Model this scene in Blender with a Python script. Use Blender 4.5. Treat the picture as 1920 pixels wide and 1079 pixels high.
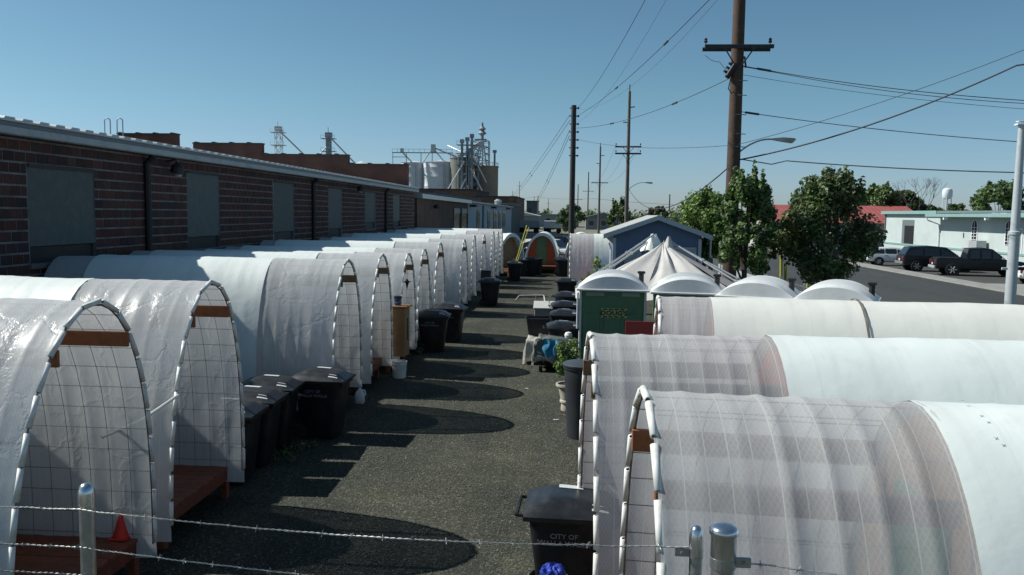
import bpy, math, random
import numpy as np
from mathutils import Vector, Matrix, Quaternion, noise

# ------------------------------------------------------------------ camera, light, exposure
scn = bpy.context.scene
for o in list(bpy.data.objects):
    bpy.data.objects.remove(o)
COL = scn.collection
RND = random.Random(7)
PI = math.pi

cam_d = bpy.data.cameras.new('camera')
cam_d.sensor_width = 36.0
cam_d.lens = 36.0 * 1550.0 / 1920.0
cam_d.clip_start = 0.05
cam_d.clip_end = 6000
cam = bpy.data.objects.new('camera', cam_d)
COL.objects.link(cam)
PITCH, YAW, ROLL = math.radians(5.126), math.radians(4.046), math.radians(0.8)
cam.matrix_world = (Matrix.Translation((0, 0, 3.7)) @ Matrix.Rotation(YAW, 4, 'Z')
                    @ Matrix.Rotation(PI / 2 - PITCH, 4, 'X') @ Matrix.Rotation(ROLL, 4, 'Z'))
scn.camera = cam

SUN_DIR = Vector((-3.05, 0.42, 2.83)).normalized()       # towards the sun
world = bpy.data.worlds.new('World')
scn.world = world
world.use_nodes = True
wn = world.node_tree
bg = wn.nodes['Background']
sky = wn.nodes.new('ShaderNodeTexSky')
sky.sky_type = 'NISHITA'
sky.sun_disc = False
sky.sun_elevation = math.asin(SUN_DIR.z)
sky.sun_rotation = math.atan2(SUN_DIR.x, SUN_DIR.y)
sky.altitude = 300
sky.air_density = 0.8
sky.dust_density = 0.6
sky.ozone_density = 1.0
tint = wn.nodes.new('ShaderNodeMix'); tint.data_type = 'RGBA'; tint.blend_type = 'MULTIPLY'; tint.inputs[0].default_value = 1.0
tint.inputs[7].default_value = (0.86, 1.09, 1.12, 1)
tcw = wn.nodes.new('ShaderNodeTexCoord'); spw = wn.nodes.new('ShaderNodeSeparateXYZ'); wn.links.new(tcw.outputs['Generated'], spw.inputs[0])
hz = wn.nodes.new('ShaderNodeMapRange'); hz.inputs['From Min'].default_value = 0.0; hz.inputs['From Max'].default_value = 0.14; wn.links.new(spw.outputs[2], hz.inputs['Value'])
hc = wn.nodes.new('ShaderNodeMix'); hc.data_type = 'RGBA'; hc.inputs[6].default_value = (0.98, 0.89, 1.10, 1); hc.inputs[7].default_value = (0.94, 1.0, 0.96, 1); wn.links.new(hz.outputs[0], hc.inputs[0])
hm = wn.nodes.new('ShaderNodeMix'); hm.data_type = 'RGBA'; hm.blend_type = 'MULTIPLY'; hm.inputs[0].default_value = 1.0
wn.links.new(sky.outputs[0], tint.inputs[6]); wn.links.new(tint.outputs[2], hm.inputs[6]); wn.links.new(hc.outputs[2], hm.inputs[7]); wn.links.new(hm.outputs[2], bg.inputs[0])
bg.inputs[1].default_value = 0.073
sun_d = bpy.data.lights.new('sun', 'SUN')
sun_d.energy = 5.0
sun_d.angle = math.radians(0.5)
sun_d.color = (1.0, 0.98, 0.91)
sun = bpy.data.objects.new('sun', sun_d)
COL.objects.link(sun)
sun.rotation_euler = SUN_DIR.to_track_quat('Z', 'Y').to_euler()
sun.location = (-30, 5, 40)
scn.view_settings.view_transform = 'Standard'
scn.view_settings.look = 'None'
scn.view_settings.exposure = 0.2
scn.view_settings.gamma = 1
scn.view_settings.use_curve_mapping = False
scn.cycles.transparent_max_bounces = 24
scn.cycles.max_bounces = 8

# ------------------------------------------------------------------ helpers
class NT:
    """small node helper"""
    def __init__(s, name):
        s.m = bpy.data.materials.new(name); s.m.use_nodes = True
        s.t = s.m.node_tree; s.t.nodes.clear()
        s.out = s.t.nodes.new('ShaderNodeOutputMaterial')
    def n(s, typ, **kw):
        nd = s.t.nodes.new('ShaderNode' + typ)
        for k, v in kw.items():
            if k.startswith('i_'):
                key = k[2:]
                key = int(key) if key.isdigit() else key.replace('_', ' ')
                nd.inputs[key].default_value = v
            else:
                setattr(nd, k, v)
        return nd
    def l(s, a, b): s.t.links.new(a, b)
    def ramp(s, fac, stops):
        r = s.n('ValToRGB'); s.l(fac, r.inputs[0]); e = r.color_ramp.elements
        while len(e) < len(stops): e.new(0.5)
        for el, (p, c) in zip(e, stops):
            el.position = p; el.color = c if len(c) == 4 else (*c, 1)
        return r.outputs[0]
    def math(s, op, a, b=None, c=None):
        nd = s.n('Math', operation=op)
        for i, v in enumerate((a, b, c)):
            if v is None: continue
            if isinstance(v, (int, float)): nd.inputs[i].default_value = v
            else: s.l(v, nd.inputs[i])
        return nd.outputs[0]

MATS = {}
def mat(name, col, rough=0.6, metal=0.0, var=0.15, scale=6.0, bump=0.0, bscale=40.0, spec=0.5, dirt=None, dscale=1.5, obrand=0.0):
    """procedural principled material with grain: colour noise, wear and fine relief"""
    if name in MATS: return MATS[name]
    t = NT(name)
    b = t.n('BsdfPrincipled'); b.inputs['Metallic'].default_value = metal
    b.inputs['Specular IOR Level'].default_value = spec
    tc = t.n('TexCoord')
    nz = t.n('TexNoise', i_Scale=scale, i_Detail=6.0, i_Roughness=0.6); t.l(tc.outputs['Object'], nz.inputs['Vector'])
    lo = tuple(c * (1 - var) for c in col); hi = tuple(min(1, c * (1 + var)) for c in col)
    c = t.ramp(nz.outputs['Fac'], [(0.3, lo), (0.7, hi)])
    if dirt:
        n2 = t.n('TexNoise', i_Scale=dscale, i_Detail=8.0, i_Roughness=0.7); t.l(tc.outputs['Object'], n2.inputs['Vector'])
        f = t.ramp(n2.outputs['Fac'], [(0.48, (0, 0, 0)), (0.72, (1, 1, 1))])
        mx = t.n('Mix', data_type='RGBA'); t.l(f, mx.inputs[0]); t.l(c, mx.inputs[6]); mx.inputs[7].default_value = (*dirt, 1)
        c = mx.outputs[2]
    if obrand:
        oi = t.n('ObjectInfo')
        v = t.math('MULTIPLY_ADD', oi.outputs['Random'], obrand * 2, 1 - obrand)
        hs = t.n('HueSaturation'); t.l(c, hs.inputs['Color']); t.l(v, hs.inputs['Value']); c = hs.outputs[0]
    t.l(c, b.inputs['Base Color'])
    rr = t.math('MULTIPLY_ADD', nz.outputs['Fac'], 0.25, max(0.02, rough - 0.12)); t.l(rr, b.inputs['Roughness'])
    if bump:
        n3 = t.n('TexNoise', i_Scale=bscale, i_Detail=4.0); t.l(tc.outputs['Object'], n3.inputs['Vector'])
        bp = t.n('Bump', i_Strength=bump, i_Distance=0.02); t.l(n3.outputs['Fac'], bp.inputs['Height']); t.l(bp.outputs[0], b.inputs['Normal'])
    t.l(b.outputs[0], t.out.inputs[0])
    MATS[name] = t.m
    return t.m

class MB:
    """collects verts and faces, then links them as one mesh object"""
    def __init__(s): s.v = []; s.f = []; s.mi = []; s.cur = 0
    def add(s, vs, fs, M=None):
        o = len(s.v)
        s.v += [tuple(M @ Vector(p)) for p in vs] if M is not None else [tuple(p) for p in vs]
        s.f += [tuple(i + o for i in f) for f in fs]; s.mi += [s.cur] * len(fs)
        return s
    def box(s, x0, y0, z0, x1, y1, z1, M=None):
        vs = [(x0, y0, z0), (x1, y0, z0), (x1, y1, z0), (x0, y1, z0), (x0, y0, z1), (x1, y0, z1), (x1, y1, z1), (x0, y1, z1)]
        return s.add(vs, [(0, 3, 2, 1), (4, 5, 6, 7), (0, 1, 5, 4), (1, 2, 6, 5), (2, 3, 7, 6), (3, 0, 4, 7)], M)
    def cbox(s, c, d, b=0.0, M=None):
        """box by centre and size with optional chamfer b"""
        x, y, z = (k / 2 for k in d)
        if b <= 0: return s.box(c[0] - x, c[1] - y, c[2] - z, c[0] + x, c[1] + y, c[2] + z, M)
        vs = []; idx = {}
        for sx in (-1, 1):
            for sy in (-1, 1):
                for sz in (-1, 1):
                    for ax in range(3):
                        p = [sx * (x - b), sy * (y - b), sz * (z - b)]; p[ax] = (sx * x, sy * y, sz * z)[ax]
                        idx[(sx, sy, sz, ax)] = len(vs); vs.append((c[0] + p[0], c[1] + p[1], c[2] + p[2]))
        fs = []
        g = lambda sx, sy, sz, ax: idx[(sx, sy, sz, ax)]
        for sg in (-1, 1):
            fs.append([g(sg, -1, -1, 0), g(sg, 1, -1, 0), g(sg, 1, 1, 0), g(sg, -1, 1, 0)][::sg])
            fs.append([g(-1, sg, -1, 1), g(-1, sg, 1, 1), g(1, sg, 1, 1), g(1, sg, -1, 1)][::sg])
            fs.append([g(-1, -1, sg, 2), g(1, -1, sg, 2), g(1, 1, sg, 2), g(-1, 1, sg, 2)][::sg])
        for a in (-1, 1):
            for bb in (-1, 1):
                fs.append((g(-1, a, bb, 1), g(1, a, bb, 1), g(1, a, bb, 2), g(-1, a, bb, 2)))
                fs.append((g(a, -1, bb, 0), g(a, 1, bb, 0), g(a, 1, bb, 2), g(a, -1, bb, 2)))
                fs.append((g(a, bb, -1, 0), g(a, bb, 1, 0), g(a, bb, 1, 1), g(a, bb, -1, 1)))
                for cc in (-1, 1): fs.append((g(a, bb, cc, 0), g(a, bb, cc, 1), g(a, bb, cc, 2)))
        return s.add(vs, [tuple(f) for f in fs], M)
    def tube(s, pts, r, n=6, cap=True, M=None):
        pts = [Vector(p) for p in pts]; k = len(pts)
        rs = r if isinstance(r, (list, tuple)) else [r] * k
        vs = []; up = Vector((0, 0, 1)); prev = None
        for i, p in enumerate(pts):
            d = (pts[min(i + 1, k - 1)] - pts[max(i - 1, 0)]).normalized()
            if prev is None:
                a = d.cross(up)
                if a.length < 1e-3: a = d.cross(Vector((1, 0, 0)))
                a.normalize()
            else:
                a = (prev - d * prev.dot(d)); a = a.normalized() if a.length > 1e-6 else prev
            prev = a; b = d.cross(a)
            for j in range(n):
                t = 2 * PI * j / n; q = p + (a * math.cos(t) + b * math.sin(t)) * rs[i]; vs.append(q[:])
        fs = [(i * n + j, i * n + (j + 1) % n, (i + 1) * n + (j + 1) % n, (i + 1) * n + j) for i in range(k - 1) for j in range(n)]
        if cap: fs += [tuple(range(n))[::-1], tuple((k - 1) * n + j for j in range(n))]
        return s.add(vs, fs, M)
    def lathe(s, prof, n=16, M=None, cap=True):
        vs = [(r * math.cos(2 * PI * j / n), r * math.sin(2 * PI * j / n), z) for r, z in prof for j in range(n)]
        k = len(prof)
        fs = [(i * n + j, i * n + (j + 1) % n, (i + 1) * n + (j + 1) % n, (i + 1) * n + j) for i in range(k - 1) for j in range(n)]
        if cap: fs += [tuple(range(n))[::-1], tuple((k - 1) * n + j for j in range(n))]
        return s.add(vs, fs, M)
    def grid(s, nu, nv, fn, M=None, closed=False):
        vs = [fn(i / (nu - 1), j / (nv - 1)) for i in range(nu) for j in range(nv)]
        fs = [(i * nv + j, i * nv + j + 1, (i + 1) * nv + j + 1, (i + 1) * nv + j) for i in range(nu - 1) for j in range(nv - 1)]
        return s.add(vs, fs, M)
    def prism(s, poly, axis, a, b, M=None):
        """poly: 2D outline extruded from a to b along axis (0,1,2)"""
        n = len(poly); vs = []
        for q in (a, b):
            for p in poly:
                c = list(p); c.insert(axis, q); vs.append(tuple(c))
        fs = [tuple(range(n))[::-1], tuple(range(n, 2 * n))] + [(i, (i + 1) % n, n + (i + 1) % n, n + i) for i in range(n)]
        return s.add(vs, fs, M)
    def mesh(s, name, mats, smooth=False):
        me = bpy.data.meshes.new(name); me.from_pydata(s.v, [], s.f)
        for m in (mats if isinstance(mats, (list, tuple)) else [mats]): me.materials.append(m)
        if any(s.mi): me.polygons.foreach_set('material_index', s.mi)
        if smooth: me.polygons.foreach_set('use_smooth', [True] * len(me.polygons))
        me.update(); return me
    def build(s, name, mats, parent=None, smooth=False, loc=None, rot=None):
        return link(name, s.mesh(name, mats, smooth), parent, loc, rot)

def link(name, data, parent=None, loc=None, rot=None):
    o = bpy.data.objects.new(name, data); COL.objects.link(o)
    if parent is not None: o.parent = parent
    if loc is not None: o.location = loc
    if rot is not None: o.rotation_euler = rot
    return o
def smooth_angle(o, ang=35):
    me = o.data
    me.polygons.foreach_set('use_smooth', [True] * len(me.polygons))
    try: me.set_sharp_from_angle(angle=math.radians(ang))
    except Exception: pass
    return o
def thing(name, label, cat, loc=(0, 0, 0), rz=0.0, group=None):
    o = bpy.data.objects.new(name, None); COL.objects.link(o)
    o.empty_display_size = 0.3
    o.location = loc; o.rotation_euler = (0, 0, rz)
    return tag(o, label, cat, group)
def tag(o, label=None, cat=None, group=None, kind=None):
    if label: o['label'] = label
    if cat: o['category'] = cat
    if group: o['group'] = group
    if kind: o['kind'] = kind
    return o
def struct(o): o['kind'] = 'structure'; return o
def kids(o): return [c for c in CH.get(o.name, [])]
CH = {}
def reindex():
    CH.clear()
    for o in bpy.data.objects:
        if o.parent: CH.setdefault(o.parent.name, []).append(o)
def copy_tree(root, label, loc, rz, group=None, skip=()):
    r = root.copy(); COL.objects.link(r); r.location = loc; r.rotation_euler = (0, 0, rz)
    r['label'] = label
    if group: r['group'] = group
    for ch in CH.get(root.name, []):
        if ch.name.split('.')[0] in skip: continue
        c = ch.copy(); COL.objects.link(c); c.parent = r
        for g in CH.get(ch.name, []):
            d = g.copy(); COL.objects.link(d); d.parent = c
    return r
def text(name, body, size, m, parent, loc, rot, sx=1.0, bold=0.0):
    cu = bpy.data.curves.new(name, 'FONT'); cu.body = body; cu.size = size; cu.align_x = 'CENTER'; cu.align_y = 'CENTER'
    cu.extrude = 0.002; cu.offset = bold; cu.resolution_u = 2
    tmp = bpy.data.objects.new('tmp', cu); COL.objects.link(tmp)
    me = bpy.data.meshes.new_from_object(tmp.evaluated_get(bpy.context.evaluated_depsgraph_get()))
    bpy.data.objects.remove(tmp)
    me.materials.clear(); me.materials.append(m)
    o = link(name, me, parent, loc, rot); o.scale = (sx, 1, 1)
    return o
def nz3(x, y, z): return noise.noise(Vector((x, y, z)))

# ------------------------------------------------------------------ materials
def mat_clear(name='clear_plastic_sheet', base=0.56, crk=1.0, dc=0.7, tcol=0.6):
    """clear scrim-reinforced greenhouse sheet: see-through film, woven threads, seams, creases"""
    t = NT(name)
    tc = t.n('TexCoord'); sp = t.n('SeparateXYZ'); t.l(tc.outputs['Object'], sp.inputs[0])
    uv = t.n('UVMap'); su = t.n('SeparateXYZ'); t.l(uv.outputs[0], su.inputs[0])
    x, a = su.outputs[0], su.outputs[1]          # metres along the hut, metres over the arch
    def lines(v, period, width):
        f = t.math('FRACT', t.math('DIVIDE', v, period)); f = t.math('ABSOLUTE', t.math('SUBTRACT', f, 0.5))
        return t.math('GREATER_THAN', f, 0.5 - width / period / 2)
    d1 = lines(t.math('ADD', x, t.math('MULTIPLY', a, 0.55)), 0.028, 0.006)
    d2 = lines(t.math('SUBTRACT', x, t.math('MULTIPLY', a, 0.55)), 0.028, 0.006)
    seam = lines(x, 0.115, 0.006)
    scrim = t.math('MAXIMUM', d1, d2)
    n1 = t.n('TexNoise', i_Scale=2.3, i_Detail=6.0, i_Roughness=0.65); t.l(tc.outputs['Object'], n1.inputs['Vector'])
    n2 = t.n('TexNoise', i_Scale=6.0, i_Detail=3.0, i_Distortion=0.2); t.l(tc.outputs['Object'], n2.inputs['Vector'])
    crease = t.n('TexVoronoi', feature='DISTANCE_TO_EDGE', i_Scale=3.2)
    dist = t.n('Mix', data_type='VECTOR', i_0=0.35); t.l(tc.outputs['Object'], dist.inputs[4]); t.l(n1.outputs['Color'], dist.inputs[5]); t.l(dist.outputs[1], crease.inputs['Vector'])
    op = t.math('MULTIPLY_ADD', n1.outputs['Fac'], 0.26, base)          # how milky
    op = t.math('ADD', op, t.math('MULTIPLY', scrim, 0.10)); op = t.math('ADD', op, t.math('MULTIPLY', seam, 0.38))
    op = t.math('MINIMUM', op, 0.97)
    b = t.n('Bump', i_Strength=0.30, i_Distance=0.03)
    h = t.math('ADD', t.math('MULTIPLY', n2.outputs['Fac'], 0.5), t.math('MULTIPLY', t.math('MINIMUM', crease.outputs['Distance'], 0.07), 5.0 * crk))
    t.l(h, b.inputs['Height'])
    df = t.n('BsdfDiffuse', i_Color=(dc, dc * 1.02, dc * 1.025, 1)); t.l(b.outputs[0], df.inputs['Normal'])
    tl = t.n('BsdfTranslucent', i_Color=(tcol, tcol * 1.02, tcol * 1.02, 1)); t.l(b.outputs[0], tl.inputs['Normal'])
    gl = t.n('BsdfGlossy', i_Color=(1, 1, 1, 1), i_Roughness=0.30); t.l(b.outputs[0], gl.inputs['Normal'])
    tr = t.n('BsdfTransparent', i_Color=(0.97, 0.96, 0.98, 1))
    m1 = t.n('MixShader', i_0=0.45); t.l(df.outputs[0], m1.inputs[1]); t.l(tl.outputs[0], m1.inputs[2])
    m2 = t.n('MixShader'); t.l(op, m2.inputs[0]); t.l(tr.outputs[0], m2.inputs[1]); t.l(m1.outputs[0], m2.inputs[2])
    m3 = t.n('MixShader', i_0=0.05); t.l(m2.outputs[0], m3.inputs[1]); t.l(gl.outputs[0], m3.inputs[2])
    t.l(m3.outputs[0], t.out.inputs[0])
    return t.m
def mat_white(name='white_plastic_sheet', col=(0.80, 0.86, 0.83), marks=False):
    t = NT(name)
    tc = t.n('TexCoord')
    n1 = t.n('TexNoise', i_Scale=1.7, i_Detail=5.0); t.l(tc.outputs['Object'], n1.inputs['Vector'])
    n2 = t.n('TexNoise', i_Scale=4.0, i_Detail=4.0, i_Distortion=0.15); t.l(tc.outputs['Object'], n2.inputs['Vector'])
    c = t.ramp(n1.outputs['Fac'], [(0.3, tuple(k * 0.92 for k in col)), (0.75, col)])
    d = t.ramp(n2.outputs['Fac'], [(0.60, (0, 0, 0)), (0.80, (0.35, 0.35, 0.35))])
    mx = t.n('Mix', data_type='RGBA'); t.l(d, mx.inputs[0]); t.l(c, mx.inputs[6]); mx.inputs[7].default_value = (0.62, 0.63, 0.58, 1)
    uv = t.n('UVMap'); su = t.n('SeparateXYZ'); t.l(uv.outputs[0], su.inputs[0])
    fr = t.math('ABSOLUTE', t.math('SUBTRACT', t.math('FRACT', t.math('DIVIDE', t.math('ADD', su.outputs[0], 0.4), 1.27)), 0.5))
    seam = t.math('GREATER_THAN', fr, 0.492)
    mp = t.n('Mapping'); mp.inputs['Scale'].default_value = (7.0, 0.6, 1.0); t.l(uv.outputs[0], mp.inputs[0])
    st = t.n('TexNoise', i_Scale=1.0, i_Detail=6.0, i_Roughness=0.7); t.l(mp.outputs[0], st.inputs['Vector'])
    sf = t.ramp(st.outputs['Fac'], [(0.52, (0, 0, 0)), (0.78, (0.30, 0.30, 0.30))])
    m4 = t.n('Mix', data_type='RGBA'); t.l(sf, m4.inputs[0]); t.l(mx.outputs[2], m4.inputs[6]); m4.inputs[7].default_value = (0.50, 0.51, 0.46, 1)
    m5 = t.n('Mix', data_type='RGBA'); t.l(t.math('MULTIPLY', seam, 0.07), m5.inputs[0]); t.l(m4.outputs[2], m5.inputs[6]); m5.inputs[7].default_value = (0.40, 0.42, 0.40, 1); mx = m5
    b = t.n('Bump', i_Strength=0.22, i_Distance=0.03); t.l(t.math('ADD', n2.outputs['Fac'], t.math('MULTIPLY', seam, 0.1)), b.inputs['Height'])
    pr = t.n('BsdfPrincipled', i_Roughness=0.5); t.l(mx.outputs[2], pr.inputs['Base Color']); t.l(b.outputs[0], pr.inputs['Normal'])
    tl = t.n('BsdfTranslucent'); t.l(mx.outputs[2], tl.inputs[0])
    ms = t.n('MixShader', i_0=0.10); t.l(pr.outputs[0], ms.inputs[1]); t.l(tl.outputs[0], ms.inputs[2])
    t.l(ms.outputs[0], t.out.inputs[0])
    return t.m
def mat_gravel():
    t = NT('gravel_ground')
    tc = t.n('TexCoord')
    v = t.n('TexVoronoi', i_Scale=55.0); t.l(tc.outputs['Object'], v.inputs['Vector'])
    v2 = t.n('TexVoronoi', i_Scale=120.0); t.l(tc.outputs['Object'], v2.inputs['Vector'])
    n = t.n('TexNoise', i_Scale=0.55, i_Detail=8.0, i_Roughness=0.7); t.l(tc.outputs['Object'], n.inputs['Vector'])
    sx = t.n('SeparateColor'); t.l(v.outputs['Color'], sx.inputs[0])
    c1 = t.ramp(sx.outputs[0], [(0.0, (0.030, 0.034, 0.030)), (0.5, (0.054, 0.059, 0.051)), (0.85, (0.078, 0.082, 0.070)), (1.0, (0.17, 0.168, 0.145))])
    c2 = t.ramp(n.outputs['Fac'], [(0.32, (0.60, 0.62, 0.58)), (0.5, (0.86, 0.86, 0.80)), (0.66, (1.22, 1.14, 0.98))])
    mx = t.n('Mix', data_type='RGBA', blend_type='MULTIPLY', i_0=1.0); t.l(c1, mx.inputs[6]); t.l(c2, mx.inputs[7])
    h = t.math('ADD', v.outputs['Distance'], t.math('MULTIPLY', v2.outputs['Distance'], 0.5))
    b = t.n('Bump', i_Strength=0.5, i_Distance=0.012, invert=True); t.l(h, b.inputs['Height'])
    mp = t.n('Mapping'); mp.inputs['Scale'].default_value = (1.3, 0.16, 1.0); t.l(tc.outputs['Object'], mp.inputs[0])
    n5 = t.n('TexNoise', i_Scale=1.0, i_Detail=7.0, i_Roughness=0.7); t.l(mp.outputs[0], n5.inputs['Vector'])
    c5 = t.ramp(n5.outputs['Fac'], [(0.34, (0.72, 0.74, 0.74)), (0.62, (1.16, 1.12, 1.04))]); m5 = t.n('Mix', data_type='RGBA', blend_type='MULTIPLY', i_0=1.0); t.l(mx.outputs[2], m5.inputs[6]); t.l(c5, m5.inputs[7]); mx = m5
    pr = t.n('BsdfPrincipled', i_Roughness=0.95); pr.inputs['Specular IOR Level'].default_value = 0.2
    t.l(mx.outputs[2], pr.inputs['Base Color']); t.l(b.outputs[0], pr.inputs['Normal'])
    t.l(pr.outputs[0], t.out.inputs[0]); return t.m
def mat_asphalt(name, base):
    t = NT(name)
    tc = t.n('TexCoord')
    mp = t.n('Mapping'); mp.inputs['Scale'].default_value = (1.0, 0.12, 1.0); t.l(tc.outputs['Object'], mp.inputs[0])
    n1 = t.n('TexNoise', i_Scale=0.35, i_Detail=7.0, i_Roughness=0.65); t.l(mp.outputs[0], n1.inputs['Vector'])
    n2 = t.n('TexNoise', i_Scale=45.0, i_Detail=3.0); t.l(tc.outputs['Object'], n2.inputs['Vector'])
    v = t.n('TexVoronoi', feature='DISTANCE_TO_EDGE', i_Scale=0.16); nd = t.n('TexNoise', i_Scale=0.6, i_Detail=5.0)
    t.l(tc.outputs['Object'], nd.inputs['Vector'])
    dm = t.n('Mix', data_type='VECTOR', i_0=0.5); t.l(tc.outputs['Object'], dm.inputs[4])
    sc = t.n('VectorMath', operation='SCALE'); sc.inputs['Scale'].default_value = 6.0; t.l(nd.outputs['Color'], sc.inputs[0]); t.l(sc.outputs[0], dm.inputs[5]); t.l(dm.outputs[1], v.inputs['Vector'])
    c = t.ramp(n1.outputs['Fac'], [(0.3, tuple(k * 0.78 for k in base)), (0.7, tuple(k * 1.25 for k in base))])
    cr = t.ramp(v.outputs['Distance'], [(0.0, (0.42, 0.42, 0.44)), (0.012, (1, 1, 1))])
    mx = t.n('Mix', data_type='RGBA', blend_type='MULTIPLY', i_0=1.0); t.l(c, mx.inputs[6]); t.l(cr, mx.inputs[7])
    b = t.n('Bump', i_Strength=0.4, i_Distance=0.01); t.l(n2.outputs['Fac'], b.inputs['Height'])
    pr = t.n('BsdfPrincipled', i_Roughness=0.85); t.l(mx.outputs[2], pr.inputs['Base Color']); t.l(b.outputs[0], pr.inputs['Normal'])
    t.l(pr.outputs[0], t.out.inputs[0]); return t.m
def mat_brickwall(name, c1, c2, mortar, sx=1.0):
    t = NT(name)
    tc = t.n('TexCoord'); sp = t.n('SeparateXYZ'); t.l(tc.outputs['Object'], sp.inputs[0])
    cb = t.n('CombineXYZ'); t.l(t.math('ADD', sp.outputs[0], sp.outputs[1]), cb.inputs[0]); t.l(sp.outputs[2], cb.inputs[1])
    br = t.n('TexBrick', i_Scale=1.0); br.inputs['Color1'].default_value = (*c1, 1); br.inputs['Color2'].default_value = (*c2, 1); br.inputs['Mortar'].default_value = (*mortar, 1)
    br.inputs['Mortar Size'].default_value = 0.012; br.inputs['Brick Width'].default_value = 0.22 * sx; br.inputs['Row Height'].default_value = 0.073 * sx
    t.l(cb.outputs[0], br.inputs['Vector'])
    n = t.n('TexNoise', i_Scale=0.9, i_Detail=7.0); t.l(tc.outputs['Object'], n.inputs['Vector'])
    cc = t.ramp(n.outputs['Fac'], [(0.3, (0.6, 0.6, 0.6)), (0.7, (1.15, 1.12, 1.1))])
    mx = t.n('Mix', data_type='RGBA', blend_type='MULTIPLY', i_0=1.0); t.l(br.outputs['Color'], mx.inputs[6]); t.l(cc, mx.inputs[7])
    b = t.n('Bump', i_Strength=0.6, i_Distance=0.01, invert=True); t.l(br.outputs['Fac'], b.inputs['Height'])
    pr = t.n('BsdfPrincipled', i_Roughness=0.9); t.l(mx.outputs[2], pr.inputs['Base Color']); t.l(b.outputs[0], pr.inputs['Normal'])
    t.l(pr.outputs[0], t.out.inputs[0]); return t.m
def mat_leaf(name, col, tint):
    t = NT(name)
    tc = t.n('TexCoord')
    n = t.n('TexNoise', i_Scale=1.3, i_Detail=5.0); t.l(tc.outputs['Object'], n.inputs['Vector'])
    n2 = t.n('TexNoise', i_Scale=14.0, i_Detail=2.0); t.l(tc.outputs['Object'], n2.inputs['Vector'])
    c = t.ramp(t.math('MULTIPLY_ADD', n2.outputs['Fac'], 0.5, t.math('MULTIPLY', n.outputs['Fac'], 0.5)), [(0.36, col), (0.62, tint)])
    pr = t.n('BsdfPrincipled', i_Roughness=0.55); t.l(c, pr.inputs['Base Color'])
    tl = t.n('BsdfTranslucent'); t.l(c, tl.inputs[0])
    ms = t.n('MixShader', i_0=0.25); t.l(pr.outputs[0], ms.inputs[1]); t.l(tl.outputs[0], ms.inputs[2])
    t.l(ms.outputs[0], t.out.inputs[0]); return t.m

M_CLEAR = mat_clear(crk=0.7, base=0.66, dc=0.80, tcol=0.56); M_CLEARER = mat_clear('clear_ribbed_sheet', 0.50, 0.0, 0.72, 0.64); M_WHITE = mat_white(); M_CREAM = mat_white('cream_plastic_sheet', (0.80, 0.80, 0.74))
M_GRAVEL = mat_gravel()
M_ASPH = mat_asphalt('road_asphalt', (0.037, 0.041, 0.040)); M_LOT = mat_asphalt('lot_asphalt', (0.058, 0.060, 0.056))
M_CONC = mat('concrete', (0.27, 0.27, 0.25), 0.9, var=0.18, scale=3, bump=0.3, dirt=(0.16, 0.155, 0.14))
M_DIRT = mat('dry_ground', (0.17, 0.16, 0.125), 0.95, var=0.25, scale=0.08, bump=0.3, bscale=3, dirt=(0.10, 0.115, 0.06), dscale=0.02)
M_WIRE = mat('galvanised_wire', (0.17, 0.175, 0.18), 0.45, 0.6, scale=20)
M_PVC = mat('white_pvc', (0.78, 0.78, 0.74), 0.4, var=0.06, scale=8, dirt=(0.55, 0.54, 0.48), dscale=7)
M_REDWOOD = mat('redwood_stain', (0.17, 0.050, 0.024), 0.65, var=0.35, scale=9, bump=0.35, bscale=30, dirt=(0.12, 0.045, 0.025), dscale=4, obrand=0.18)
M_BOARD = mat('stained_board', (0.26, 0.085, 0.03), 0.6, var=0.2, scale=12, bump=0.25, bscale=30)
M_BROWNB = mat('weathered_board', (0.15, 0.095, 0.055), 0.7, var=0.25, scale=12, bump=0.25)
M_PLY = mat('plywood', (0.27, 0.145, 0.06), 0.7, var=0.2, scale=4, bump=0.15, dirt=(0.22, 0.12, 0.06), dscale=2)
M_ORANGE = mat('orange_paint', (0.48, 0.105, 0.03), 0.6, var=0.12, scale=3)
M_GREEN = mat('green_paint', (0.10, 0.22, 0.10), 0.6, var=0.12, scale=3)
M_TAN = mat('tan_paint', (0.34, 0.19, 0.09), 0.6, var=0.15, scale=3)
M_PINKY = mat('terracotta_paint', (0.42, 0.15, 0.10), 0.6, var=0.15, scale=3)
M_BLACKP = mat('black_bin_plastic', (0.008, 0.009, 0.012), 0.45, var=0.3, scale=10, bump=0.08, bscale=90, spec=0.35, dirt=(0.03, 0.03, 0.03), dscale=3)
M_LIDP = mat('black_lid_plastic', (0.012, 0.014, 0.018), 0.38, var=0.3, scale=9, bump=0.08, bscale=90, spec=0.5, dirt=(0.035, 0.035, 0.035), dscale=5)
M_STICK = mat('white_sticker', (0.55, 0.57, 0.58), 0.5, var=0.15, scale=60)
M_GREYTXT = mat('grey_print', (0.20, 0.21, 0.22), 0.6)
M_RUBBER = mat('rubber', (0.012, 0.012, 0.012), 0.8)
M_STEEL = mat('galvanised_steel', (0.42, 0.44, 0.45), 0.33, 0.85, var=0.2, scale=14, bump=0.06, bscale=60, dirt=(0.28, 0.29, 0.30), dscale=9)
M_ALU = mat('bright_aluminium', (0.62, 0.64, 0.68), 0.22, 0.95, var=0.1, scale=8)
M_POLE = mat('brown_pole_wood', (0.072, 0.042, 0.029), 0.85, var=0.35, scale=5, bump=0.5, bscale=18, dirt=(0.05, 0.035, 0.028), dscale=3)
M_POLED = mat('dark_pole_wood', (0.035, 0.034, 0.034), 0.85, var=0.3, scale=5, bump=0.5, bscale=18)
M_POLEG = mat('grey_pole_wood', (0.11, 0.095, 0.085), 0.85, var=0.3, scale=5, bump=0.4, bscale=18)
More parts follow.
